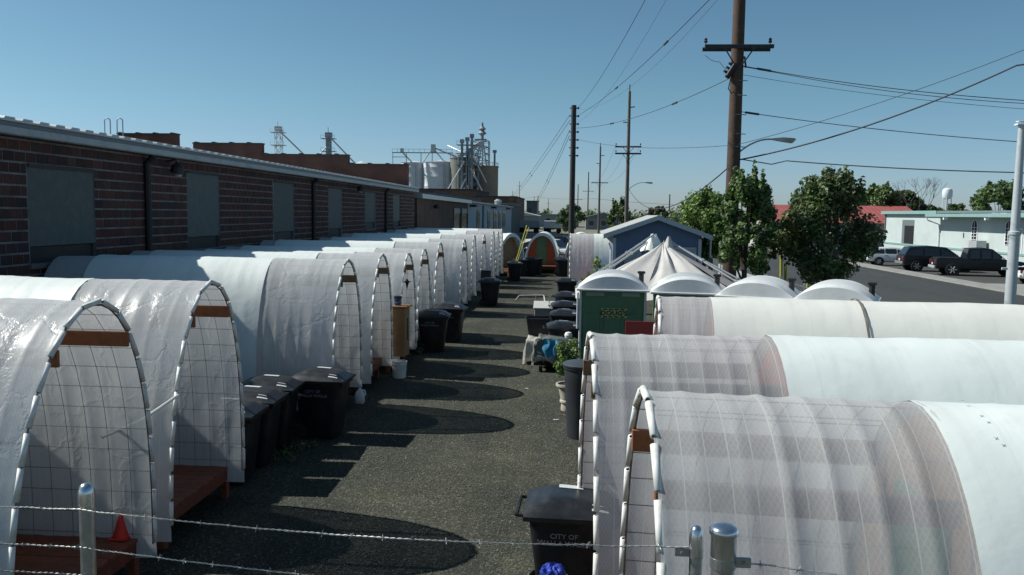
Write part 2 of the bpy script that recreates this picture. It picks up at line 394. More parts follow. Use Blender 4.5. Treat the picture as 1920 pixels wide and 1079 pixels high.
M_ARM = mat('crossarm_wood', (0.03, 0.035, 0.04), 0.8, var=0.3)
M_BLACK = mat('black_paint', (0.010, 0.010, 0.011), 0.6, var=0.2)
M_CABLE = mat('black_cable', (0.040, 0.045, 0.052), 0.6, var=0.1)
M_LTMETAL = mat('light_grey_metal', (0.45, 0.47, 0.48), 0.4, 0.3, var=0.12)
M_WPAINT = mat('white_paint', (0.74, 0.76, 0.76), 0.5, var=0.05, scale=3, dirt=(0.58, 0.59, 0.57), dscale=2)
M_GLASSD = mat('dark_glass', (0.015, 0.02, 0.024), 0.12, var=0.2, spec=0.7)
M_YEL = mat('yellow_guard', (0.50, 0.50, 0.05), 0.5, var=0.08)
M_BLUEC = mat('blue_cloth', (0.02, 0.10, 0.32), 0.7, var=0.25, scale=12)
M_CYANC = mat('light_blue_cloth', (0.02, 0.20, 0.38), 0.7, var=0.25, scale=12)
M_GREYT = mat('grey_tarp', (0.09, 0.105, 0.10), 0.6, var=0.3, scale=7, bump=0.4, bscale=14)
M_PALET = mat('pale_tarp', (0.36, 0.35, 0.31), 0.7, var=0.25, scale=7, bump=0.4, bscale=14)
# ------------------------------------------------------------------ ground, alley, street
def sheet(name, x0, y0, x1, y1, z, m, nx=1, ny=1):
    mb = MB(); mb.grid(nx + 1, ny + 1, lambda u, v: (x0 + (x1 - x0) * u, y0 + (y1 - y0) * v, z))
    mb.f = [f[::-1] for f in mb.f]
    return struct(mb.build(name, m))
sheet('ground', -2500, -60, 2500, 5000, -0.012, M_DIRT, 8, 8)
def gravel_yard():
    mb = MB()
    def fn(u, v):
        x = -11.5 + 19.0 * u; y = -6 + 70 * v
        return (x, y, 0.0 + 0.012 * nz3(x * 0.8, y * 0.8, 1) + 0.008 * nz3(x * 2.2, y * 2.2, 5))
    mb.grid(90, 330, fn); mb.f = [f[::-1] for f in mb.f]
    return struct(mb.build('gravel_yard', M_GRAVEL, smooth=True))
gravel_yard()
def gravel_stones():
    """loose stones on the near part of the yard"""
    rng = np.random.default_rng(3)
    N = 52000
    y = 7.0 + 17.0 * rng.random(N) ** 1.25; x = -5.2 + 6.8 * rng.random(N)
    s = 0.006 + 0.013 * rng.random(N) ** 2.5
    base = np.array([(1, 0, 0), (-0.5, 0.87, 0), (-0.5, -0.87, 0), (0, 0, 0.8)], float)
    a = rng.random(N) * 6.283; st = 0.7 + 0.6 * rng.random((N, 3))
    P = base[None] * st[:, None, :] * s[:, None, None]
    ca, sa = np.cos(a)[:, None], np.sin(a)[:, None]
    X = P[:, :, 0] * ca - P[:, :, 1] * sa + x[:, None]; Y = P[:, :, 0] * sa + P[:, :, 1] * ca + y[:, None]
    Z = P[:, :, 2] + 0.002
    V = np.stack([X, Y, Z], -1).reshape(-1, 3)
    F = np.array([(0, 1, 3), (1, 2, 3), (2, 0, 3)])[None] + 4 * np.arange(N)[:, None, None]
    F = F.reshape(-1, 3)
    me = bpy.data.meshes.new('gravel'); me.vertices.add(len(V)); me.vertices.foreach_set('co', V.ravel())
    me.loops.add(F.size); me.loops.foreach_set('vertex_index', F.ravel().astype(np.int32))
    me.polygons.add(len(F)); me.polygons.foreach_set('loop_start', np.arange(0, F.size, 3, dtype=np.int32)); me.polygons.foreach_set('loop_total', np.full(len(F), 3, np.int32))
    for c in ((0.050, 0.054, 0.045), (0.085, 0.088, 0.074), (0.17, 0.168, 0.145)):
        me.materials.append(mat('stone_%d' % int(c[0] * 1000), c, 0.9, var=0.2))
    me.polygons.foreach_set('material_index', np.repeat(rng.choice(3, N, p=[.45, .47, .08]), 3).astype(np.int32))
    me.update(); me.validate()
    o = link('gravel', me); tag(o, 'loose grey gravel stones strewn over the alley', kind='stuff')
gravel_stones()
# street east of the yard (parallel to the alley), with kerbs and the parking lot beyond
sheet('verge', 7.5, -20, 9.6, 420, 0.004, M_DIRT)
sheet('road', 9.6, -20, 22.3, 900, 0.0, M_ASPH, 1, 20)
sheet('parking_lot', 23.6, -20, 37, 140, 0.02, M_LOT, 1, 6)
mb = MB(); mb.box(9.42, -20, -0.01, 9.6, 420, 0.12); struct(mb.build('kerb', M_CONC))
mb = MB()
for k in range(20): mb.box(22.3, 26 + k * 6, -0.01, 23.6, 31.97 + k * 6, 0.09)
mb.box(23.61, 45.2, -0.01, 27.8, 49.5, 0.045)
struct(mb.build('sidewalk', M_CONC))
mb = MB()
for k in range(14): mb.box(15.75, 20 + k * 12, 0.002, 15.87, 23 + k * 12, 0.006)
struct(mb.build('road_marking', mat('faded_paint', (0.30, 0.30, 0.27), 0.8, var=0.3)))
sheet('cross_street', -40, 58.5, 9.3, 78, 0.012, M_LOT)
mb = MB(); mb.prism([(-400, 0), (-400, 11), (-250, 15), (-60, 13), (120, 17), (300, 14), (520, 22), (700, 16), (900, 0)], 1, 2600, 2620)
# ------------------------------------------------------------------ hoop huts
LEAN = 0.04
def arch_pt(a, w, z0, z1):
    """a in [0,1] from near foot to far foot -> y, z on the panel arch"""
    th = PI * (1 - a)
    c = math.cos(th); s_ = math.sin(th)
    y = w * (abs(c) ** 1.02) * (1 if c > 0 else -1)
    return y + LEAN * max(0, s_) ** 1.5, z0 + (z1 - z0) * (max(0, s_) ** 0.82)
def arch_table(w, z0, z1, n=400):
    P = [arch_pt(i / n, w, z0, z1) for i in range(n + 1)]
    L = [0]
    for p, q in zip(P, P[1:]): L.append(L[-1] + math.dist(p, q))
    def at(s):
        s = min(max(s, 0), L[-1]); import bisect
        k = min(max(bisect.bisect_right(L, s) - 1, 0), n - 1); t = (s - L[k]) / max(1e-9, L[k + 1] - L[k])
        return P[k][0] + (P[k + 1][0] - P[k][0]) * t, P[k][1] + (P[k + 1][1] - P[k][1]) * t
    return at, L[-1]
DRIFT = 0.0
def cover_mesh(name, m, x0, x1, w, z0, z1, nx, nt, seed, amp, rib, off=0.02, hang=0.16, per=0.2):
    """sheet drawn over the arch between x0 and x1: ribbed over the wires, creased, hanging below the foot"""
    at, LL = arch_table(w, z0, z1)
    tot = LL + 2 * hang
    V = []; UV = []
    for i in range(nx):
        x = x0 + (x1 - x0) * i / (nx - 1)
        for j in range(nt):
            s_ = -hang + tot * j / (nt - 1)
            y, z = at(s_); y2, z2 = at(s_ + 0.02); y1, zz1 = at(s_ - 0.02)
            ty, tz = y2 - y1, z2 - zz1; q = math.hypot(ty, tz) or 1
            ny, nz_ = -tz / q, ty / q
            if ny * y + nz_ * (z - 1.2) < 0: ny, nz_ = -ny, -nz_
            if s_ < 0: z += s_; ny = -1; nz_ = 0
            if s_ > LL: z -= (s_ - LL); ny = 1; nz_ = 0
            sag = -rib * abs(math.sin(PI * x / per)) ** 0.6 * (0.75 + 1.1 * nz3(x * 2.1, s_ * .8, seed + 20))
            side = 0.4 + 0.6 * min(1, abs(y) / w)
            wr = amp * .8 * (nz3(x * 1.4 + seed, s_ * 0.9, seed) + 0.55 * nz3(x * 4.2 + seed, s_ * 1.6 + x * 2.5, seed + 9)
                        + 0.22 * (1 - abs(nz3(x * 3.5 + s_ * 3.0, s_ * 1.2 - x * 2, seed + 4)) * 2.4) * side)
            d = off + sag + wr
            if s_ < 0 or s_ > LL: d += 0.03 * nz3(x * 5, s_ * 4, seed + 2)
            V.append((x, y + ny * d - DRIFT * x, z + nz_ * d)); UV.append((x, s_))
    F = [(i * nt + j, i * nt + j + 1, (i + 1) * nt + j + 1, (i + 1) * nt + j) for i in range(nx - 1) for j in range(nt - 1)]
    if x1 > x0: F = [f[::-1] for f in F]
    me = bpy.data.meshes.new(name); me.from_pydata(V, [], F); me.materials.append(m)
    uvl = me.uv_layers.new(name='UVMap')
    li = np.zeros(len(me.loops), np.int32); me.loops.foreach_get('vertex_index', li)
    uvl.data.foreach_set('uv', np.array(UV, float)[li].ravel())
    me.polygons.foreach_set('use_smooth', [True] * len(me.polygons)); me.update()
    return me
SLEEVE = None
def make_hut(label, L=5.35, Lc=1.4, w=0.95, z0=0.42, z1=2.78, hi=False, seed=1, wall=None, door=None, white=None, back=0.0,
             header=M_BOARD, hcov=True, sleeves=True, deck=True, group=None, plank=True, inner_header=True, loc=(0, 0, 0), rz=0.0, deckout=0.22, hboard=(0.04, 0.85), lean=0.04, dsh=0.0, rib=0.007, per=0.2, drift=0.0, clear=None):
    global LEAN, DRIFT; LEAN = lean; DRIFT = drift
    D = lambda x, y: y - drift * x
    t = thing('hoop_hut', label, 'hut', loc, rz, group)
    at, LL = arch_table(w, z0, z1)
    nt = 72 if hi else 44
    a = cover_mesh('clear_cover', clear or M_CLEAR, 0.015, -Lc, w, z0, z1, int(Lc * (48 if hi else 26)), nt, seed, 0.017 if clear is None else 0.009, rib, off=0.034, per=per)
    link('clear_cover', a, t)
    b = cover_mesh('white_cover', white or M_WHITE, -Lc + 0.03, -(L - back), w, z0, z1, 60 if hi else 34, 40, seed + 3, 0.014, 0.004, off=0.042)
    link('white_cover', b, t)
    if back: link('rear_clear_cover', cover_mesh('rear_clear_cover', M_CLEAR, -(L - back) + 0.04, -L, w, z0, z1, 8, 36, seed + 5, 0.015, 0.01), t)
    # wire panel: hoop wires every 0.2 m, runs along the hut every 0.22 m
    mb = MB(); r = 0.0031
    n = 26
    for k in range(int(Lc / 0.203) + 1):
        x = -k * 0.203
        mb.tube([(x, at(LL * j / n)[0] - drift * x, at(LL * j / n)[1]) for j in range(n + 1)], r, 4, False)
    k = 0; s_ = 0.10
    while s_ < LL:
        y, z = at(s_); mb.tube([(0.03, y, z), (-Lc - 0.02, D(-Lc, y), z)], r, 4, False); s_ += 0.215
    mb.build('wire_panel', M_WIRE, t)
    # front hoop with split pipe sleeves
    mb = MB(); mb.tube([(0.0, *at(LL * j / 36)) for j in range(37)], 0.008, 6); mb.build('front_hoop', M_WIRE, t)
    if sleeves:
        global SLEEVE
        if SLEEVE is None:
            q = MB(); pr = [(0.013, -0.122), (0.0225, -0.122), (0.0225, 0.122), (0.013, 0.122)]; q.lathe(pr, 12, cap=False)
            SLEEVE = q.mesh('pipe_sleeve', M_PVC); 
            SLEEVE.polygons.foreach_set('use_smooth', [True] * len(SLEEVE.polygons))
        rn = random.Random(seed)
        step = 0.268; m_ = int(LL / step)
        for k in range(m_):
            s_ = (k + 0.5) * LL / m_ + rn.uniform(-.012, .012); y, z = at(s_); y2, z2 = at(s_ + 0.05); y1, zz = at(s_ - 0.05)
            d = Vector((rn.uniform(-.002, .002), y2 - y1, z2 - zz)).normalized()
            d = (d + Vector((0, rn.uniform(-.03, .03), rn.uniform(-.03, .03)))).normalized()
            o = link('pipe_sleeve', SLEEVE, t, (0.012, y * 1.018, z + 0.012 * (z > z1 - 0.4)))
            o.rotation_euler = d.to_track_quat('Z', 'Y').to_euler()
    # boards running along both sides of the porch under the arch
    if header is not None:
        zb = z0 + (z1 - z0) * hboard[1]
        ys = [arch_pt(j / 200, w, z0, z1) for j in range(201)]; up = [y for y, z in ys if z > zb + 0.05]
        for yy in ((min(up) + 0.03, max(up) - 0.03) if inner_header else (max(up) - .03,)):
            mb = MB(); mb.cbox((-Lc / 2 + hboard[0], 0, 0), (Lc, 0.036, 0.135), 0.004); mb.v = [(x_, y_ + yy - drift * x_, z_ + zb) for x_, y_, z_ in mb.v]; mb.build('side_board', header, t)
    # end wall with a door between porch and hut
    wall = wall or M_TAN; door = door or M_GREEN
    ol = [at(LL * j / 30) for j in range(31)]
    ol = [(y * 0.975 + drift * Lc, z0 + (z - z0) * 0.985) for y, z in ol]
    mb = MB(); mb.prism(ol, 0, -Lc - 0.10, -Lc - 0.04); mb.build('end_wall', wall, t)
    mb = MB(); mb.cbox((-Lc - 0.025, drift * Lc, z0 + 0.93), (0.03, 0.62, 1.78), 0.004); d = mb.build('door', door, t)
    mb = MB(); mb.tube([(-Lc - 0.01, 0.24, z0 + 0.92), (-Lc + 0.05, 0.24, z0 + 0.92), (-Lc + 0.05, 0.24, z0 + 1.04), (-Lc - 0.01, 0.24, z0 + 1.04)], 0.009, 6); mb.build('handle', M_STEEL, d)
    mb = MB(); mb.prism([(y_ + drift * (L - Lc), z_) for y_, z_ in ol], 0, -L + 0.02, -L + 0.07); mb.build('rear_wall', wall, t)
    if deck:
        zt = z0 + 0.035; x1 = -0.0 - deckout
        yw = w - 0.02; N = 12; bw = 2 * yw / N
        xa, xb = -Lc - 0.02, -deckout + 0.02 if deckout > 0 else -deckout
        if plank:
            bm_ = MB(); bm_.cbox((0, 0, -0.018), (xb - xa, bw - 0.008, 0.036), 0.004); me = bm_.mesh('deck_board', M_REDWOOD)
            for k in range(N):
                link('deck_board', me, t, ((xa + xb) / 2 + RND.uniform(-.006, .006), dsh - yw + bw * (k + .5), zt + RND.uniform(-.002, .002)))
        else:
            bm_ = MB(); bm_.box(xa, dsh - yw, zt - 0.036, xb, dsh + yw, zt); bm_.build('deck_surface', M_REDWOOD, t)
        mb = MB(); mb.cbox((xb - 0.03, dsh, zt - 0.11), (0.038, 2 * yw, 0.14), 0.004); mb.build('front_joist', M_REDWOOD, t)
        for sy in (-1, 1): mb = MB(); mb.cbox(((xa + xb) / 2 - .03, dsh + sy * (yw - 0.03), zt - 0.11), (xb - xa - .06, 0.038, 0.14), 0.004); mb.build('side_joist', M_REDWOOD, t)
        lg = MB(); lg.cbox((0, 0, (zt - 0.04) / 2), (0.09, 0.09, zt - 0.04), 0.006); lm = lg.mesh('leg', M_REDWOOD)
        for sy in (-1, 1):
            for xx in (xb - 0.10, xa + 0.15): link('leg', lm, t, (xx, dsh + sy * (yw - 0.10), 0))
        mb = MB(); mb.box(-L + 0.05, -yw, zt - 0.14, xa - 0.01, yw, zt - 0.01)
        for xx in (-L + 0.2, -L / 2 - 0.5): 
            for sy in (-1, 1): mb.box(xx - .06, sy * (yw - .15) - .06, 0, xx + .06, sy * (yw - .15) + .06, zt - 0.145)
        mb.build('floor_platform', M_REDWOOD, t)
    return t
GL, GR = 'row of hoop huts along the brick building', 'hoop huts on the street side of the alley'
make_hut('clear-fronted hoop hut beside the fence post, red traffic cone on its deck', hi=True, seed=2, loc=(-4.03, 6.55, 0), Lc=1.45, group=GL, deckout=0.20, w=1.03, z1=2.88, lean=.15, dsh=.25, hboard=(0.03, 0.85))
make_hut('hoop hut with a white strut out to its neighbour and long red deck', hi=True, seed=11, loc=(-4.08, 8.98, 0), Lc=1.42, group=GL, deckout=0.22, w=.93, z1=2.85, lean=.12, dsh=.28, hboard=(0.03, 0.85))
make_hut('hoop hut behind the cluster of black bins, milk jug by its front', hi=True, seed=23, loc=(-4.0, 14.55, 0), Lc=1.35, group=GL, back=0.75, header=M_BROWNB, z0=0.46, z1=2.80)
src = make_hut('hoop hut with a white bucket standing on gravel at its deck', seed=31, loc=(-3.95, 17.05, 0), Lc=1.35, group=GL, back=0.45, header=M_BROWNB, inner_header=True)
src2 = make_hut('hoop hut with the plywood cabinet and blue pot at its front', seed=47, loc=(-3.85, 19.35, 0), Lc=1.30, group=GL, back=0.45, header=M_BROWNB, z1=2.70)
reindex()
LAB = ['hoop hut with a hanging brown strip in its doorway, next past the plywood cabinet',
       'hoop hut with a brown header board, just before the lone gap of bins',
       'hoop hut standing first after the gap with the two black bins',
       'thin hoop hut with a small dark board near the arch top, second after the gap',
       'hoop hut with plain unboarded arch, third after the gap',
       'narrow-looking hoop hut with a dark twisted scrap on its arch top',
       'hoop hut squeezed second from the row end, clear plastic front',
       'hoop hut ending the side-on row, next to the tan-walled turned hut']
PL = [(-3.88, 21.65, 0), (-3.88, 24.3, 0), (-3.9, 30.0, 0), (-3.9, 33.1, 0), (-3.95, 37.3, 0), (-3.9, 41.2, 0), (-3.9, 43.8, 0), (-3.9, 46.3, 0)]
for i, (lab, p) in enumerate(zip(LAB, PL)):
    sk = () if i in (0, 1, 2, 4) else ('side_board',)
    copy_tree(src if i % 2 else src2, lab, p, RND.uniform(-.02, .02), GL, skip=sk)
# huts on the street side, opening towards the alley
R1H = make_hut('nearest street-side hoop hut, ribbed clear front with green inner door', L=6.2, Lc=1.42, hi=True, seed=61, loc=(0.44, 4.56, 0), rz=PI + math.radians(2.3), w=0.95, z0=0.42, z1=2.70, drift=.125, rib=.016, per=.203, lean=0.0, clear=M_CLEARER,
         wall=M_TAN, door=M_GREEN, group=GR, header=M_BOARD, hboard=(0.02, 0.83))
q = MB(); at_, LL_ = arch_table(.95, .42, 2.70)
for k, s0 in enumerate((2.35, 2.50, 2.68, 2.93, 3.22, 3.52, 3.85)):       # small printed marks on the white sheet
    y_, z_ = at_(LL_ - s0 + 0.0); y2, z2 = at_(LL_ - s0 + .02); ty = Vector((0, y2 - y_, z2 - z_)).normalized(); c = Vector((-1.62, y_ + .125 * 1.62, z_)); n_ = Vector((0, -ty.z, ty.y))
    if n_.z < 0: n_ = -n_
    for sx in (-1, 1):
        d = (Vector((1, 0, 0)) + ty * sx).normalized() * .012; e = Vector((1, 0, 0)).cross(d).normalized()
        w_ = n_.cross(d).normalized() * .0022; o_ = c + n_ * .055
        q.add([o_ - d - w_, o_ + d - w_, o_ + d + w_, o_ - d + w_], [(0, 1, 2, 3)])
q.build('print_marks', mat('print_grey', (.22, .25, .25), .7), R1H)
make_hut('street-side hoop hut with orange inner wall seen through wrinkled clear plastic', L=6.4, Lc=1.45, hi=True, seed=77, loc=(0.19, 6.75, 0), rz=PI + math.radians(3.0), w=0.95, z0=0.42, z1=2.70, drift=.04, rib=.013, per=.203, lean=0.0, clear=M_CLEARER,
         wall=M_ORANGE, door=M_PINKY, group=GR, header=M_BROWNB)
R3H = make_hut('cream-covered hoop hut with a short clear front and a stitched seam band', L=6.4, Lc=0.62, hi=True, seed=85, clear=M_CLEARER, rib=.012, loc=(1.08, 10.05, 0), rz=PI - math.radians(3.0), w=0.95, z0=0.42, z1=2.70,
         wall=M_ORANGE, door=M_ORANGE, white=M_CREAM, group=GR, header=None)
link('seam_band', cover_mesh('seam_band', mat('seam_tape', (.17, .16, .13), .7, var=.4), -2.25, -2.28, .95, .42, 2.70, 3, 60, 5, .012, 0, off=.062), R3H)
make_hut('hoop hut by the dark pole with clear ribbed panel and white rear', L=2.2, Lc=1.1, seed=93, loc=(-0.03, 38.5, 0), rz=PI, w=0.95, z0=0.42, z1=2.78, wall=M_ORANGE, door=M_ORANGE, group=GR, header=None)
GT = 'hoop huts at the alley end facing down the alley'
def front_hut(label, loc, wall, door, rz=-PI / 2, L=4.5, seed=5):
    t = make_hut(label, L=L, Lc=0.34, seed=seed, loc=loc, rz=rz, w=1.0, z0=0.44, z1=2.46, wall=wall, door=door, group=GT, header=None, sleeves=False, deckout=-0.9, plank=False)
    at, LL = arch_table(1.0, 0.44, 2.46)
    mb = MB()                                                       # white trim band round the arch
    n = 40
    for j in range(n + 1):
        y, z = at(LL * j / n); q = 0.93
        for xx, sc in ((0.03, 1.03), (0.03, q), (-0.38, q), (-0.38, 1.03)):
            mb.v.append((xx, y * sc, 0.44 + (z - 0.44) * sc))
    for j in range(n):
        for k in range(4): mb.f.append((j * 4 + k, j * 4 + (k + 1) % 4, j * 4 + 4 + (k + 1) % 4, j * 4 + 4 + k)); mb.mi.append(0)
    mb.build('arch_trim', M_WHITE, t, smooth=False)
    return t
front_hut('turned hoop hut with tan wall at the head of the side-on row', (-3.55, 49.4, 0), M_TAN, M_TAN, rz=-0.80, seed=6)
front_hut('hoop hut facing down the alley, green door between orange panels', (-1.86, 52.0, 0), M_ORANGE, mat('sage_door', (0.13, 0.24, 0.12), 0.6), seed=8)
front_hut('hoop hut with orange wall half hidden behind the dark pole', (0.62, 52.6, 0), M_ORANGE, M_ORANGE, seed=9)
# white strut of the second hut
reindex()
# ------------------------------------------------------------------ brick warehouse
BW = thing('brick_warehouse', 'long dark clay-block warehouse with boarded loading doors behind the huts', 'building', (-9.5, 13, 0))
def rel(m, x, y, z): return (x + 9.5, y - 13, z)
WIN = [(13.91, 15.95, 2.72, 4.52), (19.94, 21.84, 2.70, 4.57), (25.93, 27.88, 2.78, 4.59), (31.93, 33.71, 2.78, 4.65), (37.72, 39.59, 2.80, 4.68), (43.67, 45.47, 2.85, 4.74)]
WIN = [(a, b, 2.30 + .196 * round((c - 2.30) / .196), 2.30 + .196 * round((d - 2.30) / .196)) for a, b, c, d in WIN]
Y0, Y1, ZT = 4.0, 49.6, 4.98
mb = MB()
segs = []; y = Y0
for a, b, lo, hi_ in WIN:
    mb.box(-3.0, y - 13, 0, 0, a - 13, ZT); mb.box(-3.0, a - 13, 0, 0, b - 13, lo); mb.box(-3.0, a - 13, hi_, 0, b - 13, ZT); y = b
mb.box(-3.0, y - 13, 0, 0, Y1 - 13, ZT)
mb.build('mortar_wall', mat('mortar', (0.175, 0.165, 0.16), 0.95, var=0.35, scale=5, bump=0.4, dirt=(0.07, 0.065, 0.065), dscale=1.0), BW)
mb = MB(); mb.box(-14, Y0 - 13, 0, -3.01, Y1 - 13, 4.6); mb.build('inner_walls', M_BLACK, BW)
BRM = [mat('brick_%d' % i, c, 0.9, var=0.3, scale=7, bump=0.4, bscale=30, obrand=0.25) for i, c in enumerate([(0.072, 0.024, 0.020), (0.052, 0.021, 0.019), (0.035, 0.020, 0.021), (0.058, 0.029, 0.023)])]
bh, blen, gap = 0.196, 0.295, 0.020
def brick_mesh(l, m):
    q = MB(); q.cbox((0, 0, 0), (0.05, l - gap * .8, bh - gap * 1.7), 0.006); return q.mesh('brick', m)
BME = [brick_mesh(blen, m) for m in BRM]; HALF = [brick_mesh(blen / 2, m) for m in BRM]
cnt = 0; rest = MB(); rb = random.Random(5)
places = []
row = 0; z = 2.30
while z < ZT - 0.02:
    y = Y0 + (blen / 2 if row % 2 else 0)
    while y < Y1 - blen:
        zc = z + bh / 2; ya, yb = y, y + blen
        hit = [w_ for w_ in WIN if yb > w_[0] + .01 and ya < w_[1] - .01 and zc + bh / 2 > w_[2] + .01 and zc - bh / 2 < w_[3] - .01]
        if not hit: places.append((y + blen / 2, zc, 0))
        else:
            w_ = hit[0]
            for yy in (ya, ya + blen / 2):
                if yy + blen / 2 <= w_[0] + .04 or yy >= w_[1] - .04: places.append((yy + blen / 4, zc, 1))
        y += blen
    z += bh; row += 1
places.sort(key=lambda p: p[0])
near = [p for p in places if p[0] > 12.6][:300]; nset = set(near)
for (y, z, h) in places:
    k = rb.choice((0, 0, 1, 1, 2, 3)); px = -0.016 + rb.uniform(-.004, .004)
    if (y, z, h) in nset: link('brick', (HALF if h else BME)[k], BW, (px, y - 13, z))
    else:
        rest.cur = k; l = (blen / 2 if h else blen) - gap
        rest.box(px - .025, y - 13 - l / 2, z - (bh - gap * 1.7) / 2, px + .025, y - 13 + l / 2, z + (bh - gap * 1.7) / 2)
ro = rest.build('brick_courses', BRM, BW); ro['kind'] = 'stuff'
# boarded openings: each panel closes the upper part of its opening
M_PANEL = mat('grey_boarding', (0.072, 0.086, 0.086), 0.7, var=0.10, scale=2, bump=0.1, dirt=(0.105, 0.12, 0.115), dscale=5, obrand=0.1)
for i, (a, b, lo, hi_) in enumerate(WIN):
    q = MB(); q.cbox((-0.035, (a + b) / 2 - 13, (lo + 0.30 + hi_) / 2), (0.04, b - a - 0.004, hi_ - lo - 0.304), 0.004); p = q.build('boarded_door', M_PANEL, BW)
    q = MB(); q.box(-.014, a - 13 + .01, hi_ - .06, .03, b - 13 - .01, hi_ - .005); q.build('head_trim', mat('dark_trim', (.045, .045, .045), .8), p)
    q = MB(); q.cbox((-0.22, (a + b) / 2 - 13, lo + 0.145), (0.3, b - a - 0.01, 0.29), 0); q.build('recess_shade', M_BLACK, BW)  # black block paints the shade in the open gap below the panel
    q = MB(); q.cbox((-0.02, (a + b) / 2 - 13, lo - 0.05), (0.16, b - a + 0.1, 0.09), 0.008); q.build('sill', mat('old_concrete', (0.12, 0.12, 0.115), 0.9, var=0.25, scale=4, bump=0.3), BW)
# downpipes
for y in (17.91, 29.83, 41.7):
    q = MB(); q.tube([(0.07, y - 13, 0.2), (0.07, y - 13, 4.7), (0.22, y - 13, 4.86)], 0.075, 8); q.build('downpipe', M_BLACK, BW)
for y, z in ((18.88, 4.68), (35.73, 4.74)):
    q = MB(); q.tube([(0.02, y - 13, z + .12), (0.25, y - 13, z + .16), (0.30, y - 13, z)], 0.02, 6)
    q.lathe([(0.05, 0.08), (0.14, 0), (0.15, -0.16), (0.11, -0.17)], 12, Matrix.Translation((0.30, y - 13, z)) @ Matrix.Rotation(0.25, 4, 'Y')); l_ = q.build('wall_lamp', M_BLACK, BW)
    q = MB(); q.lathe([(0.0, 0.0), (0.10, -0.01), (0.07, -0.06), (0, -.07)], 12, Matrix.Translation((0.30, y - 13, z - .17))); q.build('lamp_lens', M_LTMETAL, l_)
# eaves, fascia, ribbed metal roof
M_FASC = mat('fascia_metal', (0.33, 0.36, 0.37), 0.5, 0.2, var=0.08, scale=3, dirt=(0.24, 0.26, 0.27), dscale=2)
M_ROOFM = mat('ribbed_roof_metal', (0.42, 0.45, 0.48), 0.35, 0.6, var=0.08, scale=2)
q = MB(); q.cbox((0.20, (Y0 + Y1) / 2 - 13, 4.955), (0.14, Y1 - Y0 + .4, 0.15), 0.02); q.build('gutter', M_FASC, BW)
q = MB(); q.cbox((0.135, (Y0 + Y1) / 2 - 13, 5.065), (0.20, Y1 - Y0 + .4, 0.09), 0.0); q.build('fascia', mat('fascia_dark', (0.16, 0.18, 0.20), 0.5, 0.2), BW)
q = MB(); q.box(0.0, Y0 - 13 - .2, 4.93, 0.128, Y1 - 13 + .2, 4.975); q.build('soffit', M_FASC, BW)
RS = 0.10
q = MB(); q.prism([(0.30, 5.125), (-14, 5.125 + 14.3 * RS), (-14, 5.095 + 14.3 * RS), (0.30, 5.095)], 1, Y0 - 13.2, Y1 - 12.8); rf = q.build('roof', M_ROOFM, BW)
q = MB(); y = Y0
while y < Y1:
    q.prism([(y - 13 - .07, -0.002), (y - 13 - .045, 0.035), (y - 13 + .19, 0.035), (y - 13 + .215, -0.002)], 0, -14.3, 0, Matrix.Translation((0.315, 0, 5.127)) @ Matrix.Rotation(math.atan(RS), 4, 'Y')); y += 0.45
q.build('roof_ribs', M_ROOFM, rf)
# stepped firewall across the far end
M_FIRE = mat_brickwall('red_brick_parapet', (0.17, 0.056, 0.038), (0.135, 0.048, 0.034), (0.14, 0.10, 0.08))
q = MB()
steps = [(-9.9, -13.54, 6.50), (-13.54, -18.87, 7.04), (-18.87, -23.2, 7.68), (-24.2, -28.0, 8.22)]
q.box(-9.9 + 9.5, 36.6, 4.0, -0.45, 37.0, 6.50)
for a, b, zt in steps: q.box(b + 9.5, 36.62, 4.4, a + 9.5 - .002, 37.0, zt)
fw = q.build('firewall', M_FIRE, BW)
q = MB()
for a, b, zt in steps:
    q.box(b + 9.47, 36.57, zt + .002, a + 9.53, 37.05, zt + 0.07)
    x = b + 9.6
    while x < a + 9.4: q.box(x, 36.55, zt + .07, x + .16, 37.06, zt + .12); x += 1.1
q.build('coping', mat('dark_coping', (0.05, 0.055, 0.06), 0.7, var=0.2), fw)
for dx in (0, 0.48):
    q = MB(); n = 10; x0 = -17.4 + dx
    q.tube([(x0, 30, 5.7)] + [(x0, 30, 6.75)] + [(x0 + 0.11 - 0.11 * math.cos(PI * k / n), 30, 6.9 + 0.11 * math.sin(PI * k / n)) for k in range(n + 1)] + [(x0 + 0.22, 30, 5.7)], 0.02, 6)
    o = q.build('ladder_rail', M_FASC, BW); o.location = (9.5, -13, 0)
# wall building further on: clay block wing with two glazed doors
def wing(name, label, y0, y1, zt, mwall, x=-9.5):
    t = thing(name, label, 'building', (x, y0, 0))
    q = MB(); q.box(-12, 0.02, 0, 0, y1 - y0, zt); q.build('wall', mwall, t)
    return t
M_BROWNW = mat_brickwall('brown_block_wing', (0.115, 0.070, 0.050), (0.09, 0.055, 0.045), (0.11, 0.085, 0.07), 2.2)
W1 = wing('brick_wing', 'brown block wing with dark tall doorways under a pale sloping eave', 50.6, 75.6, 4.55, M_BROWNW)
q = MB(); q.prism([(0.35, 4.55), (0.35, 4.83), (-12, 6.2), (-12, 5.9)], 1, -0.1, 25.0); q.build('roof', M_ROOFM, W1)
for a in (15.5, 20.3):
    q = MB(); q.cbox((0.03, a + 1.9, 2.2), (0.06, 3.6, 3.7), 0.01); d = q.build('tall_doorway', M_GLASSD, W1)
    q = MB(); q.box(0.065, a + .1, 3.65, 0.08, a + 3.7, 4.05); q.build('door_head', mat('pale_trim', (0.30, 0.30, 0.27), 0.7), d)
    q = MB(); q.box(0.065, a + 3.75, 0.35, 0.12, a + 4.0, 4.1); q.build('door_post', M_BLACK, d)
q = MB(); q.lathe([(0.05, 0.1), (0.2, 0), (0.2, -0.2)], 10, Matrix.Translation((0.35, 5.2, 4.15))); q.build('wall_lamp', M_BLACK, W1)
